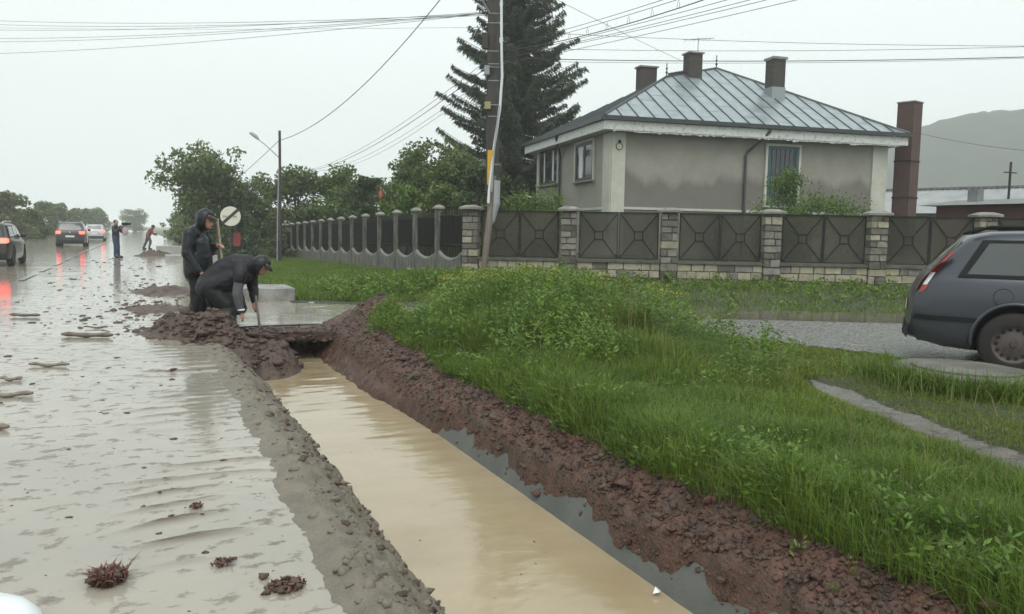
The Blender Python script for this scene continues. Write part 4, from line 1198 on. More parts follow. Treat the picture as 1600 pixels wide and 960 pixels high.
for k_, (y0, xe, nm) in enumerate(((72, 1026, 'uppermost'), (78, 1048, 'second'), (88, 1125, 'fourth'), (91, 1160, 'fifth'), (92, 1186, 'sixth'), (100, 1232, 'lowest'))):
    e = aim(xe, 0, 13.0); s0 = aim(786, y0, 20.1)
    wire(s0, s0 + (e - s0) * 1.25, .05, .007, nm + ' of the thin cables rising from the main pole across the spruce', G3)
s0 = aim(786, 80, 20.05); e = aim(1080, -1, 13.0); e2 = s0 + (e - s0) * 1.2
co, PP = wire(s0, e2, .14, .012, 'thicker cable with small wire loops rising from the main pole', G3)
for i in range(5, 24, 2):
    p = PP[i]; b = MB(); b.tube([p, p + Vector((.01, 0, .09)), p + Vector((.03, 0, .15)), p + Vector((.05, 0, .09)), p + Vector((.05, 0, .01))], .004, 4); b.build('loop', M['wire'], co)
G4 = 'cables running level past the house roof'
for k_, (y0, y1, r_, nm) in enumerate(((48, 70, .007, 'uppermost thin'), (75, 66, .007, 'second thin'), (91, 82, .013, 'thick black'), (95, 83.5, .006, 'lowest faint'))):
    wire(aim(786, y0, 20.2), aim(1760, y1 + 2, 18.5), .12, r_, nm + ' cable running level from the main pole past the house roof', G4)
wire(aim(774, -50, 20.2), aim(1071, 98, 33.0), .05, .009, 'single cable sloping down from the main pole to the middle roof chimney', 'house service cables')
wire(aim(1434, 208, 33.2), aim(1640, 238, 30), .12, .010, 'short cable from the brick stack across the hillside', 'house service cables')

# ------------------------------------------------------------------ trees
M['bark'] = mat('bark', (.045, .036, .028), .9, (.08, .065, .05), 6, bump=.6, bs=20)
M['leaf_mid'] = mat('leaf_mid', (.082, .128, .034), .6, (.130, .182, .048), .8, island=.35, sub=.3)
M['leaf_dark'] = mat('leaf_dark', (.044, .076, .025), .6, (.078, .122, .038), .8, island=.35, sub=.25)
M['leaf_bright'] = mat('leaf_bright', (.085, .15, .026), .6, (.13, .205, .04), .9, island=.32, sub=.35)
M['leaf_olive'] = mat('leaf_olive', (.085, .105, .038), .6, (.125, .145, .055), .8, island=.3, sub=.3)
M['needle'] = mat('spruce_needles', (.020, .038, .016), .65, (.038, .062, .026), .9, island=.4, sub=.1)

def tree(name, label, x, y, z0, H, rx, group, mt, nleaf, lsize, trunk=.28, base=.25, clumps=46, seed=0, ry=None, bare=False):
    rs = np.random.default_rng(seed + 500)
    ry = ry or rx
    t = empty(name, (x, y, z0), 0, label, 'tree', group)
    zc, rz_ = H * (base + 1) / 2, H * (1 - base) / 2
    # clump centres through the crown, uneven
    d = rs.normal(0, 1, (clumps, 3)); d /= np.linalg.norm(d, axis=1)[:, None]
    q = rs.random(clumps) ** .45 * rs.uniform(.72, 1.08, clumps)
    C_ = d * q[:, None] * np.array([rx, ry, rz_]) * .82; C_[:, 2] += zc
    if base < .1:   # bushy to the ground
        C_[:, 2] = rs.uniform(.06, .92, clumps) * H; f_ = np.sqrt(np.clip(1 - ((C_[:, 2] / H - .38) / .66) ** 2, .1, 1)); C_[:, 0] = d[:, 0] * rx * .85 * f_ * rs.random(clumps) ** .4; C_[:, 1] = d[:, 1] * ry * .85 * f_ * rs.random(clumps) ** .4
    cr = rs.uniform(.16, .34, clumps) * min(rx, rz_ * 1.2)
    w_ = cr ** 2; idx = rs.choice(clumps, nleaf, p=w_ / w_.sum())
    o_ = rs.normal(0, 1, (nleaf, 3)); o_ /= np.linalg.norm(o_, axis=1)[:, None]
    o_ *= (rs.random(nleaf) ** .5)[:, None] * cr[idx][:, None] * np.array([1.15, 1.15, .85])
    P = C_[idx] + o_
    P = P[P[:, 2] > H * base * .45]
    leaves('crown', P, lsize * rs.uniform(.55, 1.35, len(P)), mt, .62, .7, parent=t)
    b = MB()
    tr = trunk
    b.tube([(0, 0, -.15), (.03 * H * .1, .02, H * .3), (-.02 * H, .03, H * .6), (0, 0, H * .85)], [tr, tr * .72, tr * .4, tr * .1], 8)
    order = np.argsort(-cr)[:14]
    for k_ in order:
        c = C_[k_]; z1 = max(.25 * H * base + .4, min(c[2] * .62, H * .6))
        m_ = np.array((c[0] * .45, c[1] * .45, z1 + (c[2] - z1) * .4))
        b.tube([(0, 0, z1), tuple(m_), tuple(c)], [tr * .34, tr * .2, tr * .06], 5)
    b.build('trunk', M['bark'], t)
    return t

TG = 'trees and shrubs along the side fence'
tree('broad_tree', 'round broadleaf tree with sky showing through beside the road', 3.45, 51.5, -.4, 8.2, 2.8, TG, M['leaf_mid'], 7500, .24, .20, .20, 52, 1)
tree('broad_tree', 'low spreading tree under the round tree, behind the round sign', 4.6, 53, -.4, 4.6, 3.3, TG, M['leaf_dark'], 8000, .24, .15, .07, 44, 2)
tree('broad_tree', 'mid green tree between the round tree and the lamp pole', 6.4, 51.5, -.4, 5.4, 2.2, TG, M['leaf_mid'], 6500, .22, .15, .07, 40, 22)
tree('garden_tree', 'dark garden tree just behind the street lamp pole', 8.6, 50, -.4, 5.6, 2.5, TG, M['leaf_mid'], 7000, .24, .16, .07, 44, 3)
tree('garden_tree', 'bright green garden tree between the lamp pole and the orange finial', 11.3, 50, -.3, 5.7, 3.0, TG, M['leaf_bright'], 8000, .24, .16, .07, 44, 4)
tree('garden_tree', 'dark rounded shrub tree behind the middle of the railing fence', 10.2, 41, -.2, 4.6, 1.7, TG, M['leaf_dark'], 5200, .18, .12, .06, 36, 5)
tree('garden_tree', 'small dark conical shrub tree beside the orange finial', 9.6, 36.2, -.1, 4.2, 1.1, TG, M['leaf_dark'], 4200, .15, .1, .05, 30, 6)
tree('garden_tree', 'pale green tree farther back above the railing fence', 13.6, 55, -.3, 6.0, 2.8, TG, M['leaf_mid'], 4600, .26, .16, .12, 36, 7)
tree('garden_tree', 'tall leafy tree left of the spruce with sky gaps', 11.6, 36, -.1, 6.3, 2.1, TG, M['leaf_mid'], 7500, .19, .16, .16, 46, 8)
tree('garden_tree', 'dense leafy tree in front of the spruce\'s left boughs', 11.4, 30.8, 0, 5.5, 1.9, TG, M['leaf_mid'], 7600, .17, .16, .10, 46, 9)
tree('garden_tree', 'low bright shrub tree behind the near railing bays', 9.2, 29.5, 0, 3.2, 1.25, TG, M['leaf_bright'], 4600, .14, .1, .05, 30, 10)
tree('garden_tree', 'low mixed shrub beside the second railing bay', 9.3, 25.5, 0, 3.1, 1.2, TG, M['leaf_mid'], 4600, .13, .1, .05, 30, 11)
tree('garden_tree', 'shadowy shrub tree filling the gap between fence and spruce trunk', 10.8, 26.3, 0, 4.1, 1.5, TG, M['leaf_dark'], 6000, .15, .12, .05, 36, 12)
tree('garden_tree', 'yellowish shrub beside the street lamp\'s foot', 6.7, 45, -.3, 2.9, 1.0, TG, M['leaf_olive'], 3000, .16, .08, .05, 26, 13)
tree('garden_tree', 'dark shrub row end behind the red board', 5.0, 47.5, -.4, 2.7, 1.9, TG, M['leaf_dark'], 4200, .18, .1, .05, 30, 14)
tree('garden_tree', 'tree crown far behind between spruce and bright tree', 16, 48, -.2, 6.6, 2.6, TG, M['leaf_dark'], 4600, .24, .16, .12, 36, 15)
for i, (x, y, H, rx, nm) in enumerate(((3.6, 62, 3.6, 1.8, 'nearest'), (3.8, 72, 3.4, 2.0, 'second'), (4.0, 86, 3.4, 2.2, 'third'), (4.2, 104, 3.6, 2.6, 'farthest'))):
    tree('roadside_shrub', nm + ' of the hazy shrubs lining the road beyond the round tree', x, y, -.3, H, rx, 'hazy shrubs lining the right of the road', M['leaf_mid'], 2200, .32, .12, .05, 26, 30 + i)
for i, (x, y, H, rx, nm) in enumerate(((-12.2, 84, 4.9, 3.6, 'largest bushy tree at the picture\'s left edge across the road'), (-15.5, 78, 4.5, 3.2, 'bushy tree cut off by the picture\'s left edge'), (-9.9, 93, 3.2, 2.4, 'low dark bush behind the dark crossover car'),
        (-11.0, 122, 4.6, 3.0, 'rounded hazy tree above the dark crossover car'), (-9.6, 150, 4.4, 3.4, 'hazy treetop row above the silver car'), (-8.6, 185, 5.2, 3.6, 'pale hazy tree between silver car and photographer'),
        (-9.4, 205, 5.6, 3.6, 'faint far tree left of the photographer\'s head'), (-1.5, 236, 6.2, 4.6, 'faint lone tree at the end of the road'))):
    tree('roadside_tree', nm, x, y, -.2, H, rx, 'hazy trees across the road', M['leaf_olive'] if i < 2 else M['leaf_mid'], 6500, .36, .2, .04, 44, 40 + i)

def spruce(x, y, z0, H, Rb, label):
    rs = np.random.default_rng(77)
    t = empty('spruce_tree', (x, y, z0), 0, label, 'tree')
    b = MB(); b.tube([(0, 0, -.2), (.02, 0, H * .5), (0, 0, H)], [.24, .13, .02], 8)
    LP, LD, LS = [], [], []
    z = 1.1
    while z < H - .3:
        f = 1 - z / H
        nb = int(7 + 6 * f)
        a0 = rs.random() * 6.28
        for k_ in range(nb):
            a = a0 + 6.28 * k_ / nb + rs.normal(0, .15)
            L_ = Rb * (f ** .72) * rs.uniform(.5, 1.15) + .25
            n_ = max(5, int(L_ / .13)); zo = rs.uniform(-.28, .28); dr = rs.uniform(.30, .55)
            prev = None; pp = []
            for j in range(n_ + 1):
                s_ = j / n_
                rr = L_ * s_
                zz = z + zo + rs.normal(0, .01) - dr * L_ * s_ * (1 - s_ * .95) * (1.0 if f > .25 else .2) + .30 * L_ * max(0, s_ - .5)
                pp.append(np.array((math.cos(a) * rr, math.sin(a) * rr, zz)))
            b.tube([tuple(pp[0]), tuple(pp[n_ // 2]), tuple(pp[-1])], [.035 * f + .012, .02, .006], 4, caps=False)
            side = np.array((-math.sin(a), math.cos(a), 0)); out = np.array((math.cos(a), math.sin(a), 0))
            for j in range(1, n_ + 1):
                s_ = j / n_; p = pp[j]
                tw = .50 * (1 - .55 * s_) * (.5 + .5 * min(1, L_ / 1.5))
                for q in range(26):
                    sd = rs.choice((-1, 1)); u_ = rs.random()
                    LP.append(p + side * sd * tw * u_ * .9 + np.array((0, 0, -.11 * u_ - .12 * rs.random())) + rs.normal(0, .03, 3))
                    LD.append(side * sd * .5 + out * .45 + np.array((0, 0, -.85 * rs.random() - .15)) + rs.normal(0, .2, 3))
                    LS.append(rs.uniform(.18, .36))
        z += .34 + .18 * f
    leaves('crown', np.array(LP), np.array(LS), M['needle'], .19, .2, parent=t, direc=np.array(LD))
    b.build('trunk', M['bark'], t)
    return t
spruce(18.75, 40.35, .3, 18.4, 5.5, 'tall dark spruce with drooping boughs between the utility pole and the house')

# ------------------------------------------------------------------ garden bushes behind the front fence
def bush(name, label, x, y, z0, H, rx, ry, mt, n_, ls, seed, rz=FANG):
    rs = np.random.default_rng(seed)
    t = empty(name, (x, y, z0), rz, label, 'bush', 'bushes behind the front fence')
    cl_ = 26
    C_ = np.stack([rs.uniform(-rx, rx, cl_), rs.uniform(-ry, ry, cl_), rs.uniform(.3, 1, cl_) * H * .85], -1)
    C_[:, 2] *= 1 - .35 * (np.abs(C_[:, 0]) / rx) ** 2
    idx = rs.integers(0, cl_, n_)
    P = C_[idx] + rs.normal(0, .12 + .05 * min(rx, 1), (n_, 3)) * np.array((1.2, 1.2, 1))
    P[:, 2] = np.clip(P[:, 2], .05, None)
    leaves('crown', P, ls * rs.uniform(.6, 1.3, n_), mt, .55, .6, parent=t)
    b = MB()
    for k_ in range(9): b.tube([(C_[k_][0] * .3, C_[k_][1] * .3, -.1), tuple(C_[k_] * .6), tuple(C_[k_])], [.025, .016, .006], 5)
    b.build('trunk', M['bark'], t)
bush('leafy_bush', 'rounded bright bush between the spruce and the house corner', 10.05, 21.2, .35, 2.55, 1.0, .5, M['leaf_bright'], 6000, .085, 601)
bush('leafy_bush', 'taller leafy shoot of bush below the side windows', 10.85, 20.9, .35, 2.85, .35, .3, M['leaf_bright'], 1300, .09, 602)
bush('leafy_bush', 'small sprig above the fence at the cream corner pilaster', 12.95, 18.9, .35, 2.0, .22, .2, M['leaf_mid'], 420, .07, 603)
bush('leafy_bush', 'small sprig above the third stone pier', 14.6, 17.9, .35, 2.1, .35, .25, M['leaf_mid'], 650, .07, 604)
bush('leafy_bush', 'tall climbing bush growing up the barred front window', 19.85, 21.0, .4, 4.1, .55, .3, M['leaf_bright'], 5200, .10, 605)
bush('leafy_bush', 'long yellow-green hedge bush right of the barred window', 19.1, 18.95, .35, 2.85, 1.35, .45, M['leaf_bright'], 8000, .085, 606)
bush('leafy_bush', 'dark bush between the climbing bush and the hedge bush', 17.9, 19.8, .35, 2.6, .5, .4, M['leaf_mid'], 1800, .085, 607)
bush('leafy_bush', 'upright bush against the house\'s far cream pilaster', 20.9, 18.9, .35, 3.0, .42, .35, M['leaf_mid'], 1700, .085, 608)
bush('leafy_bush', 'yellowish bush by the maroon shed above the parked car', 21.8, 12.9, .3, 2.35, .6, .4, M['leaf_olive'], 1800, .085, 609)
M['terracotta'] = mat('terracotta', (.32, .11, .06), .7)
q = aim(595, 300, 36)
b = MB(); b.lathe([(.16, 0), (.2, .35), (.16, .7), (.06, .85), (.12, .95), (.03, 1.1)], 10); b.tube([(0, 0, -3.0), (0, 0, 0)], .1, 8)
o = b.build('garden_ornament', M['terracotta'], smooth=True); o.location = (q.x, q.y, 2.75); o.scale = (.6, .6, .6); tag(o, 'orange-red terracotta ornament on a post among the garden trees', 'ornament')

# ------------------------------------------------------------------ cars
M['tyre'] = mat('tyre', (.018, .016, .015), .8, bump=.3, bs=60)
M['rim'] = mat('muddy_steel_rim', (.05, .04, .036), .55, (.10, .08, .07), 9)
M['carglass'] = mat('car_glass', (.05, .06, .058), .05, spec=.8)
M['blacktrim'] = mat('black_trim', (.010, .011, .012), .7, spec=.25)
M['arch'] = mat('wheel_well', (.02, .013, .012), .9)
M['lamp_on'] = mat('tail_lamp_lit', (.5, .03, .02), .3, emit=(1.0, .06, .035), es=5.0)
M['lamp_off'] = mat('tail_lamp_red', (.30, .02, .02), .15, coat=.5)
M['lamp_clear'] = mat('lamp_clear', (.72, .72, .74), .15, coat=.5)
M['numberplate'] = mat('number_plate', (.62, .64, .66), .4)
M['chrome'] = mat('chrome', (.6, .62, .64), .2, metal=1)
def paint(name, c, metal=.4): return mat(name, c, .34, metal=metal, coat=.35, spec=.4)

def car(label, loc, heading, paintmat, L=4.6, W=1.80, H=1.48, belt=.93, kind='estate', lit=True, group=None, detail=False, rails=True):
    t = empty('car', loc, heading, label, 'car', group)
    if kind == 'estate':
        rz_ = [0, .15, .19, .26, .6, .8, .90, 1.0, 1.48, 1.6]; ro = [.05, .0, .01, .0, .04, .05, .10, .16, .62, .7]
        xr = [0, .35, 1.2, 2.2, 2.75, 3.1, 3.62, 3.75, L]; zr = [H - .05, H - .01, H, H, H - .03, H - .12, belt + .10, belt + .03, belt - .12]
    else:
        rz_ = [0, .19, .26, .6, .85, 1.0, 1.35, H, H + .1]; ro = [.07, .02, .0, .02, .05, .10, .30, .42, .5]
        xr = [0, .3, 1.0, 1.9, 2.4, 2.8, 3.3, 3.45, L]; zr = [H - .08, H - .02, H, H - .01, H - .05, H - .16, belt + .12, belt + .03, belt - .10]
    rz_ = [q * 1.0 for q in rz_]
    off = lambda z: float(np.interp(z, rz_, ro))
    offf = lambda z: float(np.interp(z, [.15, .45, .6, .8, .95], [.08, 0, .02, .12, .3]))
    zs_ = lambda x: float(np.interp(x, [0, 1, 3.0, L * .8, L], [belt + .03, belt + .02, belt - .02, belt - .08, belt - .24]))
    zt = lambda x: float(np.interp(x, xr, zr))
    zb_ = lambda x: float(np.interp(x, [0, .35, .9, L - .7, L], [.33, .24, .20, .19, .24]))
    hw = lambda x: W / 2 * float(np.interp(x, [0, .15, .5, 1.2, L * .6, L - .6, L - .15, L], [.86, .93, .975, 1, 1, .975, .90, .80]))
    def sec(x):
        w_, b0, s0, r0 = hw(x), zb_(x), zs_(x), zt(x); g = max(r0 - s0, .03)
        return [(0, b0), (.80 * w_, b0), (.945 * w_, b0 + .03), (.985 * w_, b0 + .12), (w_, b0 + .28), (w_, s0 - .22), (.988 * w_, s0 - .05), (.957 * w_, s0), (.935 * w_, s0 + .05 * min(1, g / .3)),
                (.885 * w_, s0 + .4 * g), (.83 * w_, s0 + .72 * g), (.775 * w_, s0 + .90 * g), (.68 * w_, s0 + .975 * g), (.4 * w_, s0 + 1.0 * g), (0, s0 + 1.01 * g)]
    def xa(x, z): return x + off(z) * max(0, 1 - x / 1.1) - offf(z) * max(0, 1 - (L - x) / .9)
    def xn(xt, z):
        x = xt
        for _ in range(8): x = xt - (xa(x, z) - x)
        return min(max(x, 0), L)
    def side(xt, z):
        s_ = sec(xn(xt, z)); zz = [p[1] for p in s_[2:13]]; yy_ = [p[0] for p in s_[2:13]]
        return float(np.interp(z, zz, yy_))
    st_ = np.concatenate([np.linspace(0, .5, 8), np.linspace(.6, L - .6, 30), np.linspace(L - .5, L, 8)])
    V, F = [], []
    K = 15
    for x in st_:
        s_ = sec(x)
        for sg in (1, -1):
            for (y, z) in s_: V.append((xa(x, z), sg * y, z))
    for i in range(len(st_) - 1):
        for sg in (0, 1):
            for k_ in range(K - 1):
                a = i * 2 * K + sg * K + k_; F.append((a, a + 1, a + 2 * K + 1, a + 2 * K))
    b = MB(); b.add(V, F)
    NB = 6
    bul = .05
    def endcap(i0, sgn):
        rows = []
        for k_ in range(K):
            l_, r_ = Vector(V[i0 + k_]), Vector(V[i0 + K + k_]); row = []
            for j in range(NB + 1):
                f = j / NB; p = l_ + (r_ - l_) * f; p.x += sgn * bul * (1 - (2 * f - 1) ** 2) * (1 if l_.y > .05 else 0); row.append(p)
            rows.append(row)
        o_ = len(b.v); b.v += [tuple(p) for r_ in rows for p in r_]
        for k_ in range(K - 1):
            for j in range(NB):
                a = o_ + k_ * (NB + 1) + j; b.f.append((a, a + 1, a + NB + 2, a + NB + 1)); b.mi.append(0)
    endcap(0, -1); endcap((len(st_) - 1) * 2 * K, 1)
    body = b.build('body', paintmat, t, smooth=True, merge=.0008)
    bm_ = bmesh.new(); bm_.from_mesh(body.data)
    if bm_.calc_volume(signed=True) < 0: bmesh.ops.reverse_faces(bm_, faces=bm_.faces); bm_.to_mesh(body.data)
    bm_.free()
    wx = (.98, L - .92); wr = .325
    # wheel arches
    cut = MB()
    for x in wx:
        for s_ in (-1, 1): cut.lathe([(wr + .055, -.16), (wr + .055, .2)], 28, c=(x, s_ * (W / 2 - .02), wr + .02), axis='Y')
    co_ = cut.build('cutter', M['arch'])
    md = body.modifiers.new('b', 'BOOLEAN'); md.object = co_; md.operation = 'DIFFERENCE'; md.solver = 'MANIFOLD'
    co_.parent = t
    bpy.context.view_layer.update()
    me = bpy.data.meshes.new_from_object(body.evaluated_get(bpy.context.evaluated_depsgraph_get()))
    if len(me.polygons) > 300:
        body.modifiers.clear(); body.data = me
        me.materials.clear(); me.materials.append(paintmat); me.materials.append(M['arch'])
        for pg in me.polygons:
            c_ = pg.center
            pg.material_index = 1 if any((c_.x - x_) ** 2 + (c_.z - wr - .02) ** 2 < (wr + .06) ** 2 and abs(c_.y) < W / 2 + .01 for x_ in wx) and not (abs(pg.normal.y) > .9 and abs(c_.y) > W / 2 - .05) else 0
        try: me.set_sharp_from_angle(angle=R(42))
        except Exception: pass
    else: body.modifiers.clear()
    bpy.data.objects.remove(co_)
    for x in wx:
        for s_ in (-1, 1):
            wlh = MB(); prof = [(.20, -.10), (.30, -.105), (wr - .01, -.09), (wr, -.06), (wr, .06), (wr - .01, .09), (.30, .105), (.215, .10), (.20, .06)]
            wlh.lathe(prof + [prof[0]], 32, axis='Y', caps=False); w_ = wlh.build('wheel', M['tyre'], t, smooth=True); w_.location = (x, s_ * (W / 2 - .115), wr)
            rm = MB(); rm.lathe([(.21, .0), (.205, .085), (.18, .06), (.165, .05), (.13, .055), (.08, .075), (.05, .08), (.01, .08)], 28, axis='Y')
            r_ = rm.build('rim', M['rim'] if detail else M['chrome'], w_, smooth=True)
            if s_ < 0: r_.scale = (1, -1, 1)
            if detail:
                for k_ in range(14):
                    an = 6.283 * k_ / 14; hb_ = MB(); hb_.lathe([(.020, 0), (.020, .004)], 8, axis='Y'); h_ = hb_.build('vent', M['arch'], r_ ); h_.location = (.15 * math.cos(an), .0535, .15 * math.sin(an))
                rc = MB(); rc.lathe([(.035, .082), (.03, .098), (.01, .1)], 12, axis='Y'); rc.build('hub', M['rim'], r_)
    # patches lying on the body side
    def patch(nm, top, bot, mt, s_, out=.006, parent=body, n_=10, m_=5):
        tx = [p[0] for p in top]; tz = [p[1] for p in top]; bx_ = [p[0] for p in bot]; bz = [p[1] for p in bot]
        P, Fq = [], []
        for i in range(n_ + 1):
            f = i / n_
            a = (np.interp(f, np.linspace(0, 1, len(tx)), tx), np.interp(f, np.linspace(0, 1, len(tz)), tz)); c = (np.interp(f, np.linspace(0, 1, len(bx_)), bx_), np.interp(f, np.linspace(0, 1, len(bz)), bz))
            for j in range(m_ + 1):
                g = j / m_; x = c[0] + (a[0] - c[0]) * g; z = c[1] + (a[1] - c[1]) * g
                P.append((x, s_ * (side(x, z) + out), z))
        for i in range(n_):
            for j in range(m_): a = i * (m_ + 1) + j; Fq.append((a, a + 1, a + m_ + 2, a + m_ + 1))
        q_ = MB(); q_.add(P, Fq); return q_.build(nm, mt, parent, smooth=True)
    zt0, zb0 = H - .13, belt + .075
    for s_ in (-1, 1):
        if kind == 'estate':
            patch('window_surround', [(.66, zt0 + .03), (1.53, zt0 + .035)], [(.44, zb0 - .035), (1.53, zb0 - .035)], M['blacktrim'], s_, .011)
            patch('side_window', [(.72, zt0 - .005), (1.46, zt0)], [(.53, zb0), (1.40, zb0)], M['carglass'], s_, .016)
            patch('window_surround', [(1.56, zt0 + .035), (3.10, zt0 - .04)], [(1.56, zb0 - .035), (3.56, zb0 - .06)], M['blacktrim'], s_, .011)
            patch('side_window', [(1.63, zt0), (2.28, zt0 + .005)], [(1.55, zb0), (2.28, zb0 - .005)], M['carglass'], s_, .016)
            patch('side_window', [(2.38, zt0), (3.02, zt0 - .05)], [(2.38, zb0 - .005), (3.40, zb0 - .02)], M['carglass'], s_, .016)
        else:
            patch('side_window', [(.62, zt0 - .03), (1.35, zt0)], [(.42, zb0 + .02), (1.35, zb0)], M['carglass'], s_, .016)
            patch('side_window', [(1.42, zt0), (2.72, zt0 - .08)], [(1.42, zb0), (3.08, zb0)], M['carglass'], s_, .016)
        if detail:
            # door cut, swage line, bumper strip, fuel flap, arch lip
            for xx_, zl, zh in ((1.555, .42, zb0 - .04), (2.33, .30, zb0 - .04)):
                patch('door_gap', [(xx_ - .004 + .03 * (k_ % 2) * 0, zh), (xx_ + .006, zh)], [(xx_ + .07, zl), (xx_ + .08, zl)], M['arch'], s_, .003, m_=12, n_=1)
            patch('bumper_strip', [(.06, .585), (.66, .575)], [(.05, .535), (.66, .53)], M['blacktrim'], s_, .018)
            patch('bumper', [(.055, .53), (.585, .525)], [(.10, .30), (.555, .28)], M['bumperlow'], s_, .006)
            ring = MB(); ring.tube([(.86 + .088 * math.cos(a), s_ * (side(.86, .80 + .088 * math.sin(a)) + .001), .80 + .088 * math.sin(a)) for a in np.linspace(0, 6.283, 33)], .0035, 5, caps=False); ring.build('fuel_flap_gap', M['arch'], body)
            lip = MB(); lip.tube([(wx[0] + (wr + .065) * math.cos(a), s_ * (W / 2 - .012), wr + .02 + (wr + .065) * math.sin(a)) for a in np.linspace(R(-8), R(188), 30)], .022, 6); lip.build('arch_lip', paintmat, body, smooth=True)
            hd = MB(); hd.tube([(1.66, s_ * (side(1.7, .82) + .01), .82), (1.70, s_ * (side(1.7, .82) + .035), .83), (1.82, s_ * (side(1.8, .82) + .035), .83), (1.86, s_ * (side(1.86, .82) + .01), .82)], .012, 6); hd.build('door_handle', M['blacktrim'], body, smooth=True)
        if rails:
            rl = MB(); y_ = s_ * (.70 * W / 2); rl.tube([(.55, y_, H - .03), (.72, y_, H + .035), (1.6, y_, H + .045), (2.4, y_, H + .035), (2.6, y_, H - .02)], .018, 6); rl.build('roof_rail', M['blacktrim'] if detail else M['chrome'], t, smooth=True)
        mr_ = MB(); mr_.lathe([(.02, -.1), (.075, -.07), (.085, .0), (.075, .07), (.02, .1)], 10, c=(3.05, s_ * (W / 2 + .06), belt + .10), axis='Y'); mr_.build('mirror', paintmat, t, smooth=True)
    # rear face patches
    def rearpatch(nm, quad, mt, out=.008, n_=6, m_=5, parent=body):
        (y0a, y1a, za), (y0b, y1b, zbm) = quad     # top row, bottom row
        P, Fq = [], []
        for j in range(m_ + 1):
            g = j / m_; z = za + (zbm - za) * g; ya, yb = y0a + (y0b - y0a) * g, y1a + (y1b - y1a) * g
            w_ = side(off(z), z)
            for i in range(n_ + 1):
                y = ya + (yb - ya) * i / n_
                P.append((off(z) - bul * (1 - min(1, abs(y) / w_) ** 2) - out, y, z))
        for j in range(m_):
            for i in range(n_): a = j * (n_ + 1) + i; Fq.append((a, a + 1, a + n_ + 2, a + n_ + 1))
        q_ = MB(); q_.add(P, Fq); return q_.build(nm, mt, parent, smooth=True)
    ww = W / 2
    rearpatch('rear_window', ((-.60 * ww, .60 * ww, H - .12), (-.74 * ww, .74 * ww, belt + .10)), M['carglass'])
    lm = M['lamp_on'] if lit else M['lamp_off']
    for s_ in (-1, 1):
        if kind == 'estate' and detail:
            P_t = [(off(1.32) + .01, 1.32), (off(1.32) + .05, 1.32)]
            patch('tail_light', [(.385, 1.26), (.415, 1.26)], [(.195, 1.03), (.24, 1.03)], M['lamp_off'], s_, .006, n_=3, m_=8)
            patch('reversing_light', [(.195, 1.03), (.24, 1.03)], [(.125, .90), (.165, .90)], M['lamp_clear'], s_, .006, n_=3, m_=6)
            patch('tail_light', [(.125, .90), (.19, .90)], [(.09, .82), (.13, .82)], M['lamp_off'], s_, .006, n_=3, m_=4)
            rearpatch('tail_light', ((s_ * .80 * ww, s_ * .88 * ww, 1.22), (s_ * .72 * ww, s_ * .90 * ww, .84)), M['lamp_off'], .006)
        else:
            rearpatch('tail_light', ((s_ * .58 * ww, s_ * .89 * ww, belt + .02), (s_ * .60 * ww, s_ * .88 * ww, belt - .15)), lm, .012)
            patch('tail_light', [(off(belt) + .0, belt + .0), (off(belt) + .16, belt)], [(off(belt - .14), belt - .14), (off(belt - .14) + .14, belt - .13)], lm, s_, .008, n_=4, m_=4)
    rearpatch('number_plate', ((-.26, .26, .76 if not detail else .70), (-.26, .26, .65 if not detail else .59)), M['numberplate'], .012)
    rearpatch('bumper', ((-.90 * ww, .90 * ww, .46), (-.88 * ww, .88 * ww, .32)), M['blacktrim'], .006)
    if detail: return t
    eb = MB(); eb.lathe([(.05, -.004), (.05, .004)], 16, c=(off(belt - .03) - bul - .012, 0, belt - .04), axis='X'); eb.build('emblem', M['chrome'], body)
    return t

M['bumperlow'] = mat('bumper_grey', (.032, .034, .038), .5)
car('dark grey estate car parked at the street edge, rear half in view', (8.08, 6.50, .08), math.atan2(-.775, .632), paint('slate_paint', (.050, .054, .066), .35), L=4.8, W=1.82, H=1.48, belt=.95, lit=False, detail=True, group='cars')
LG = 'cars driving away along the flooded road'
car('dark car cut off by the picture\'s left edge with glowing tail light', (-4.95, 31.6, 0), R(90), paint('maroon_black', (.030, .022, .024), .3), L=4.7, W=1.80, H=1.50, belt=.95, group=LG)
car('dark crossover with two lit tail lights, middle of the three driving away', (-4.35, 60.5, 0), R(90), paint('black_paint', (.022, .023, .026), .3), L=4.4, W=1.82, H=1.66, belt=1.02, kind='hatch', group=LG)
car('silver car farthest along the road with lit tail lights', (-4.1, 85, 0), R(90), paint('silver_paint', (.42, .43, .44), .5), L=4.3, W=1.80, H=1.55, belt=.98, kind='hatch', group=LG)
# made-up rounded body standing in for an unidentified white shape
M['whitepaint'] = mat('white_plastic', (.74, .77, .78), .35)
b = MB(); b.add([(np.sign(v[0]) * abs(v[0]) ** .8 * .15, np.sign(v[1]) * abs(v[1]) ** .8 * .22, max(v[2], -.2) * .12) for v in ICO2_V], [tuple(f) for f in ICO2_F])
o = b.build('white_stand_in', M['whitepaint'], smooth=True); o.location = (-.50, 3.22, .0); o.rotation_euler = (0, 0, R(20))
tag(o, 'smooth white rounded object cut off by the bottom corner of the picture', 'unidentified object')

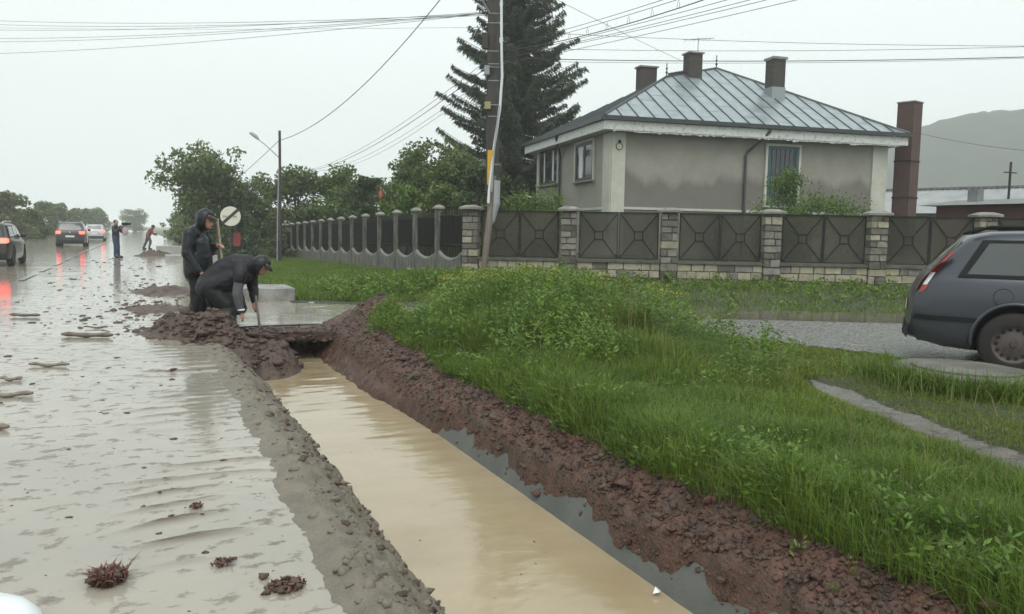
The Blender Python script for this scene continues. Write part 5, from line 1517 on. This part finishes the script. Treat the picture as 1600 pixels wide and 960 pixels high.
# ------------------------------------------------------------------ people
M['skin'] = mat('skin', (.42, .22, .155), .6)
M['coat'] = mat('wet_navy_raincoat', (.007, .010, .012), .36, (.013, .017, .019), 14, bump=.5, bs=16, spec=.35)
M['coat2'] = mat('black_work_jacket', (.009, .009, .012), .5, (.016, .016, .020), 14, bump=.6, bs=16, spec=.3)
M['sleeve'] = mat('grey_sleeve', (.085, .085, .092), .7, bump=.5, bs=18)
M['trousers'] = mat('dark_trousers', (.009, .010, .011), .6, (.015, .016, .017), 12, bump=.6, bs=16, spec=.3)
M['waders'] = mat('green_black_waders', (.020, .030, .026), .4, (.032, .044, .038), 10, bump=.4, bs=9)
M['boot'] = mat('rubber_boot', (.016, .018, .017), .4)
M['jeans'] = mat('blue_jeans', (.035, .055, .115), .8, bump=.3, bs=30)
M['jacketblk'] = mat('black_jacket', (.014, .015, .019), .6)
M['hair'] = mat('dark_hair', (.014, .011, .010), .6)
M['hivis'] = mat('orange_red_vest', (.20, .055, .045), .7)
M['khaki'] = mat('khaki_trousers', (.09, .085, .065), .8)
M['handle'] = mat('shovel_handle', (.22, .17, .115), .6, (.30, .24, .16), 12)
M['bag'] = mat('pinkish_bag', (.42, .34, .37), .5)

def figure(name, label, loc, rz, parts, mats, voxel=.014, extra=None, group=None):
    """parts: (material index, [(x,y,z,r), ...]) tapered chains, fused into one continuous body"""
    t = empty(name, loc, rz, label, 'person', group)
    b = MB()
    segs = []
    for mi_, ch in parts:
        for i in range(len(ch)):
            p = Vector(ch[i][:3]); r0 = ch[i][3]
            o_ = len(b.v); b.add([p + Vector(v) * r0 for v in ICO2_V], [tuple(f) for f in ICO2_F])
            if i + 1 < len(ch):
                q_ = Vector(ch[i + 1][:3]); b.tube([p, q_], [r0, ch[i + 1][3]], 14)
                segs.append((mi_, p, q_, r0, ch[i + 1][3]))
            elif len(ch) == 1: segs.append((mi_, p, p + Vector((0, 0, 1e-4)), r0, r0))
    o = b.build('body', mats, t, fix=False)
    md = o.modifiers.new('r', 'REMESH'); md.mode = 'VOXEL'; md.voxel_size = voxel
    ms = o.modifiers.new('s', 'SMOOTH'); ms.factor = .5; ms.iterations = 3
    bpy.context.view_layer.update()
    me = bpy.data.meshes.new_from_object(o.evaluated_get(bpy.context.evaluated_depsgraph_get()))
    o.modifiers.clear(); o.data = me
    me.materials.clear()
    for q_ in mats: me.materials.append(q_)
    n_ = len(me.polygons); cen = np.empty(n_ * 3); me.polygons.foreach_get('center', cen); cen = cen.reshape(-1, 3)
    best = np.full(n_, 1e9); mi_a = np.zeros(n_, np.int32)
    for mi_, p, q_, r0, r1 in segs:
        p, q_ = np.array(p), np.array(q_); d = q_ - p; tt = np.clip((cen - p) @ d / (d @ d), 0, 1)
        ds = np.linalg.norm(cen - p - tt[:, None] * d, axis=1) - (r0 + (r1 - r0) * tt)
        k_ = ds < best; best[k_] = ds[k_]; mi_a[k_] = mi_
    me.polygons.foreach_set('material_index', mi_a)
    # creases in the clothing
    soft = {i for i, q_ in enumerate(mats) if q_ not in (M['skin'], M['boot'])}
    vm = np.zeros(len(me.vertices), np.int32)
    for pg in me.polygons:
        for vi in pg.vertices: vm[vi] = pg.material_index
    nv = [v.normal.copy() for v in me.vertices]
    for v in me.vertices:
        if int(vm[v.index]) in soft:
            q_ = v.co
            w1 = mnoise.noise(Vector((q_.x * 6, q_.y * 6, q_.z * 8)))
            w2 = 1 - abs(mnoise.noise(Vector((q_.x * 8 + 5, q_.y * 8, q_.z * 10 + 3)))) * 2
            v.co = q_ + nv[v.index] * (.008 * w1 + .006 * w2 - .002)
    me.polygons.foreach_set('use_smooth', np.ones(n_, bool)); me.update()
    return t
def hand(mi_, w, d, s_=1.0, curl=.5, side=1):
    """palm and five fingers from wrist w along direction d"""
    w, d = Vector(w), Vector(d).normalized()
    a = d.cross(Vector((0, 0, 1)));  a = a.normalized() if a.length > .1 else Vector((0, 1, 0))
    nrm = a.cross(d)
    out = [(mi_, [(*w, .026), (*(w + d * .07), .030)])]
    for k_ in range(4):
        p0 = w + d * .075 + a * (-.028 + .0187 * k_); L_ = (.062, .075, .07, .055)[k_]
        p1 = p0 + d * L_ * .55 - nrm * .012 * curl; p2 = p1 + d * L_ * .25 - nrm * .035 * curl
        out.append((mi_, [(*p0, .0125), (*p1, .0115), (*p2, .010)]))
    p0 = w + d * .025 + a * (.03 * side); out.append((mi_, [(*p0, .014), (*(p0 + d * .035 + a * .022 * side - nrm * .01), .012), (*(p0 + d * .062 + a * .02 * side - nrm * .02), .010)]))
    return out
def head_parts(mi_s, c, fwd, up, r_=.098):
    c, fwd, up = Vector(c), Vector(fwd).normalized(), Vector(up).normalized()
    return [(mi_s, [(*(c - up * .02), r_ * .92), (*(c + up * .045), r_ * .97)]), (mi_s, [(*(c + fwd * .045 - up * .06), r_ * .60)]),
            (mi_s, [(*(c + fwd * .088 - up * .005), .016), (*(c + fwd * .108 - up * .03), .018)]), (mi_s, [(*(c + fwd * .082 - up * .085), .026)])]
def face_bits(t, c, fwd, up):
    c, fwd, up = Vector(c), Vector(fwd).normalized(), Vector(up).normalized(); sd_ = up.cross(fwd)
    for s_ in (-1, 1):
        b = MB(); b.add([c + fwd * .083 + sd_ * s_ * .034 + up * .01 + Vector(v) * .011 for v in ICO_V], [tuple(f) for f in ICO_F]); b.build('eye', M['hair'], t, smooth=True)
    b = MB(); b.tube([c + fwd * .094 - up * .066 + sd_ * -.022, c + fwd * .100 - up * .064, c + fwd * .094 - up * .066 + sd_ * .022], .006, 6); b.build('mouth', M['root'], t, smooth=True)

FACE = -YAW
# standing worker in a hooded raincoat, head bowed, one hand on a shovel
sk, ct, tr_, bt = 0, 1, 2, 3
hd_c = (.13, -.02, 1.555); hf = (.93, -.1, -.30); hu = (.25, 0, .97)
parts = head_parts(sk, hd_c, hf, hu) + [
    (ct, [(.03, 0, 1.46, .085), (.06, 0, 1.50, .085)]),
    (ct, [(-.02, -.13, 1.36, .115), (-.02, .13, 1.36, .115)]), (ct, [(-.05, 0, 1.30, .175), (-.03, 0, 1.12, .185), (-.03, 0, .92, .19), (-.02, 0, .78, .19)]),
    (ct, [(.04, -.05, 1.22, .14), (.06, -.03, 1.0, .15), (.05, 0, .80, .15)]), (ct, [(-.04, -.10, 1.0, .14), (-.03, -.12, .80, .14)]), (ct, [(-.04, .10, 1.0, .14), (-.03, .12, .80, .14)]),
    (ct, [(-.03, -.24, 1.36, .085), (-.05, -.29, 1.08, .078), (.07, -.27, .86, .062), (.10, -.265, .83, .055)]),
    (ct, [(0, .23, 1.36, .085), (.10, .27, 1.10, .075), (.19, .17, 1.17, .055)]),
    (tr_, [(0, -.10, .80, .115), (.01, -.11, .48, .092), (-.02, -.115, .12, .075)]), (tr_, [(-.02, .10, .80, .115), (.02, .13, .48, .092), (.03, .14, .12, .075)]),
    (bt, [(-.03, -.115, .30, .085), (-.03, -.115, .08, .075), (.14, -.13, .045, .052)]), (bt, [(.03, .14, .30, .085), (.03, .14, .08, .075), (.20, .15, .045, .052)])]
parts += hand(sk, (.115, -.26, .815), (.75, .05, -.55), side=1) + hand(sk, (.205, .155, 1.18), (.9, -.35, .15), curl=1.2, side=-1)
W1 = figure('person', 'standing worker in a dark hooded raincoat holding a shovel beside the ditch', (.74, 12.58, .0), FACE, parts, [M['skin'], M['coat'], M['trousers'], M['boot']])
face_bits(W1, hd_c, hf, hu)
def hood(t, c, fwd, up, mt, r_=.135, visor=True, open_=.55):
    c, fwd, up = Vector(c), Vector(fwd).normalized(), Vector(up).normalized(); sd_ = up.cross(fwd)
    bm = bmesh.new(); bmesh.ops.create_icosphere(bm, subdivisions=4, radius=1)
    kill = [v for v in bm.verts if v.co.x > open_ and v.co.z < .55 or v.co.z < -.97]
    bmesh.ops.delete(bm, geom=kill, context='VERTS')
    mm = Matrix((fwd, sd_, up)).transposed()
    for v in bm.verts:
        n_ = mnoise.noise(v.co * 2.3) * .06
        q_ = Vector((v.co.x * r_ * 1.02, v.co.y * r_ * .92, v.co.z * r_ * (1.12 if v.co.z > 0 else 1.35))) * (1 + n_)
        v.co = c + mm @ q_
    bmesh.ops.solidify(bm, geom=bm.faces, thickness=.012)
    me = bpy.data.meshes.new('hood'); bm.to_mesh(me); bm.free(); me.materials.append(mt)
    me.polygons.foreach_set('use_smooth', [True] * len(me.polygons))
    o = bpy.data.objects.new('hood', me); COL.objects.link(o); o.parent = t
    if visor:
        b = MB(); P = []
        for k_ in range(9):
            a = R(-70 + 140 * k_ / 8); P.append(c + up * .055 + fwd * (.085 * math.cos(a) + .02) + sd_ * .085 * math.sin(a)); P.append(c + up * .028 + fwd * (.165 * math.cos(a) + .02) + sd_ * .10 * math.sin(a))
        P2_ = [p + up * .012 for p in P]; n_ = len(P)
        b.add(P + P2_, [(2 * k_, 2 * k_ + 1, 2 * k_ + 3, 2 * k_ + 2) for k_ in range(8)] + [(n_ + 2 * k_, n_ + 2 * k_ + 2, n_ + 2 * k_ + 3, n_ + 2 * k_ + 1) for k_ in range(8)] + [(2 * k_ + 1, n_ + 2 * k_ + 1, n_ + 2 * k_ + 3, 2 * k_ + 3) for k_ in range(8)])
        b.build('cap_visor', mt, t, smooth=True)
hood(W1, Vector(hd_c) + Vector((-.015, 0, .02)), hf, hu, M['coat'])
# bent worker digging
hd_c = (.52, 0, 1.06); hf = (.72, -.05, -.62); hu = (.62, 0, .72)
sl_, ct, tr_, wd_ = 4, 1, 2, 3
parts = head_parts(sk, hd_c, hf, hu) + [
    (ct, [(.36, 0, 1.10, .09), (.44, 0, 1.09, .085)]),
    (ct, [(-.20, 0, .78, .20), (-.04, 0, .93, .20), (.16, 0, 1.04, .19), (.32, 0, 1.07, .15)]), (ct, [(-.22, -.10, .74, .16), (-.02, -.10, .82, .16), (.20, -.1, .92, .14)]), (ct, [(-.22, .10, .74, .16), (-.02, .10, .82, .16), (.20, .1, .92, .14)]),
    (ct, [(.28, -.14, 1.03, .12), (.28, .14, 1.03, .12)]), (ct, [(-.05, 0, .80, .17), (.12, 0, .62, .14), (.20, .0, .45, .10)]),
    (ct, [(.30, -.22, 1.0, .095), (.29, -.25, .88, .088)]), (sl_, [(.29, -.25, .88, .074), (.26, -.27, .68, .070), (.30, -.25, .45, .050)]),
    (ct, [(.30, .22, 1.0, .095), (.30, .27, .76, .080), (.36, .16, .55, .055)]),
    (tr_, [(-.14, -.11, .72, .15), (.08, -.14, .50, .115)]), (wd_, [(.08, -.14, .46, .115), (.10, -.14, .10, .105), (.10, -.14, -.02, .09), (.25, -.15, -.04, .055)]),
    (tr_, [(-.20, .12, .72, .15), (-.24, .20, .46, .105)]), (wd_, [(-.24, .20, .42, .10), (-.32, .22, .05, .085), (-.32, .22, -.05, .08), (-.18, .23, -.06, .055)])]
parts += hand(sk, (.305, -.25, .43), (.25, .05, -.95), side=-1) + hand(sk, (.375, .14, .53), (.4, -.5, -.7), curl=1.2)
W2 = figure('person', 'worker in a black jacket bent double over the mud heap', (1.05, 11.97, -.14), FACE, parts, [M['skin'], M['coat2'], M['trousers'], M['waders'], M['sleeve']])
face_bits(W2, hd_c, hf, hu)
hood(W2, Vector(hd_c) + Vector((-.01, 0, .02)), hf, hu, M['coat'], .128)
b = MB(); b.lathe([(.054, -.012), (.058, 0), (.054, .012)], 12, c=(.30, -.25, .46)); b.build('cuff', M['litter'], W2, smooth=True)

def shovel(label, a, c, hm_=None):
    a, c = Vector(a), Vector(c); t = empty('shovel', c, 0, label, 'shovel', 'shovels of the diggers')
    b = MB(); b.tube([a - c, (a - c) * .5 + Vector((.01, 0, 0)), Vector((0, 0, .12))], [.017, .019, .018], 8); b.build('handle', hm_ or M['handle'], t, smooth=True)
    b = MB(); P = [(-.10, 0, .16), (.10, 0, .16), (.11, .02, -.02), (.0, .03, -.14), (-.11, .02, -.02)]; b.prism(P, (0, .006, 0)); b.build('blade', M['rust'], t)
def wpt(base, l, rz=FACE): p = Matrix.Rotation(rz, 3, 'Z') @ Vector(l); return Vector(base) + p
shovel('pale shovel held upright by the standing worker', wpt((.74, 12.58, 0), (.24, .12, 1.58)), wpt((.74, 12.58, 0), (.36, .13, .08)))
shovel('dark shovel stuck in the mud by the bent worker', wpt((1.05, 11.97, -.17), (.40, .09, .66)), wpt((1.05, 11.97, -.17), (.50, -.02, -.02)), M['rust'])

# photographer standing on the flooded road
hd_c = (.03, 0, 1.60); hf = (1, -.1, 0); hu = (0, 0, 1)
jk, jn = 1, 2
parts = head_parts(sk, hd_c, hf, hu) + [(jk, [(0, 0, 1.47, .07), (.01, 0, 1.44, .08)]), (jk, [(0, -.14, 1.38, .10), (0, .14, 1.38, .10)]), (jk, [(0, 0, 1.30, .16), (0, 0, 1.1, .16), (0, 0, .95, .165)]),
    (jk, [(.0, -.22, 1.36, .075), (.12, -.26, 1.16, .065), (.27, -.10, 1.42, .05)]), (jk, [(.0, .22, 1.36, .075), (.16, .24, 1.18, .065), (.33, .08, 1.44, .05)]),
    (jn, [(0, -.09, .92, .115), (.02, -.09, .50, .085), (-.01, -.09, .10, .065)]), (jn, [(0, .09, .92, .115), (.03, .11, .50, .085), (.05, .12, .10, .065)]), (3, [(-.01, -.09, .06, .06), (.16, -.1, .04, .045)]), (3, [(.05, .12, .06, .06), (.22, .13, .04, .045)])]
parts += hand(sk, (.28, -.09, 1.43), (.9, .35, .3), curl=1) + hand(sk, (.35, .07, 1.45), (.9, -.3, .3), curl=1)
W3 = figure('person', 'person in black jacket and blue jeans filming on the flooded road', (-1.1, 40.8, .0), FACE, parts, [M['skin'], M['jacketblk'], M['jeans'], M['boot']], .02)
b = MB(); b.add([Vector(hd_c) + Vector((-.02, 0, .035)) + Vector((v[0] * .105, v[1] * .10, v[2] * .10)) for v in ICO2_V], [tuple(f) for f in ICO2_F]); b.build('hair', M['hair'], W3, smooth=True)
vc = empty('video_camera', wpt((-1.1, 40.8, 0), (.40, .0, 1.52)), FACE, 'small black video camera held up by the person in jeans', 'camera')
b = MB(); b.box((.02, 0, .03), (.24, .10, .12)); b.build('body', M['blacktrim'], vc)
b = MB(); b.lathe([(.04, .13), (.045, .25), (.05, .28), (.02, .28)], 12, c=(0, 0, .03), axis='X'); b.build('lens', M['blacktrim'], vc)
bg_ = MB(); bg_.add([(v[0] * .14, v[1] * .07, v[2] * .20 + (.03 if v[2] > 0 else 0)) for v in ICO2_V], [tuple(f) for f in ICO2_F]); o = bg_.build('plastic_bag', M['bag'], smooth=True); o.location = wpt((-1.1, 40.8, 0), (.42, .02, 1.22)); tag(o, 'pale pink plastic bag hanging below the video camera', 'bag')
# far road worker, stooping with legs apart
hd_c = (.30, 0, 1.42); hf = (.8, 0, -.5); hu = (.5, 0, .85)
parts = head_parts(sk, hd_c, hf, hu) + [(1, [(.22, 0, 1.30, .08), (.25, 0, 1.34, .08)]), (1, [(.16, -.14, 1.24, .10), (.16, .14, 1.24, .10)]), (1, [(.14, 0, 1.2, .155), (.04, 0, 1.0, .155), (-.02, 0, .88, .15)]),
    (1, [(.16, -.22, 1.22, .07), (.26, -.24, .98, .06), (.42, -.1, .92, .045)]), (1, [(.16, .22, 1.22, .07), (.30, .22, 1.0, .06), (.5, .1, .98, .045)]),
    (2, [(-.02, -.10, .86, .11), (.10, -.16, .48, .085), (.0, -.2, .10, .065)]), (2, [(-.02, .10, .86, .11), (-.12, .2, .46, .085), (-.3, .26, .10, .065)]), (3, [(0, -.2, .06, .06), (.16, -.2, .04, .045)]), (3, [(-.3, .26, .06, .06), (-.14, .26, .04, .045)])]
parts += hand(sk, (.43, -.1, .91), (.9, .1, -.2), curl=1) + hand(sk, (.51, .09, .98), (.9, -.1, -.2), curl=1)
W4 = figure('person', 'far stooping road worker in an orange-red vest with legs apart', (.35, 55.7, 0), FACE + .5, parts, [M['skin'], M['hivis'], M['khaki'], M['boot']], .02)
b = MB(); b.add([Vector(hd_c) + Vector((-.02, 0, .04)) + Vector((v[0] * .115, v[1] * .11, v[2] * .10)) for v in ICO2_V], [tuple(f) for f in ICO2_F]); b.build('cap', M['hair'], W4, smooth=True)

# ------------------------------------------------------------------ rainy air
hz = MB(); hz.box((450, 330, 72), (1500, 1100, 146))
haze = hz.build('haze', bpy.data.materials.new('rainy_air'))
hm = haze.data.materials[0]; hm.use_nodes = True
hn, hl = hm.node_tree.nodes, hm.node_tree.links
hn.remove(hn['Principled BSDF'])
pv = hn.new('ShaderNodeVolumePrincipled')
pv.inputs['Color'].default_value = (1, 1, 1, 1)
pv.inputs['Density'].default_value = .0012
hl.new(pv.outputs[0], hn['Material Output'].inputs['Volume'])
tag(haze, 'pale rainy haze', None, None, 'stuff')
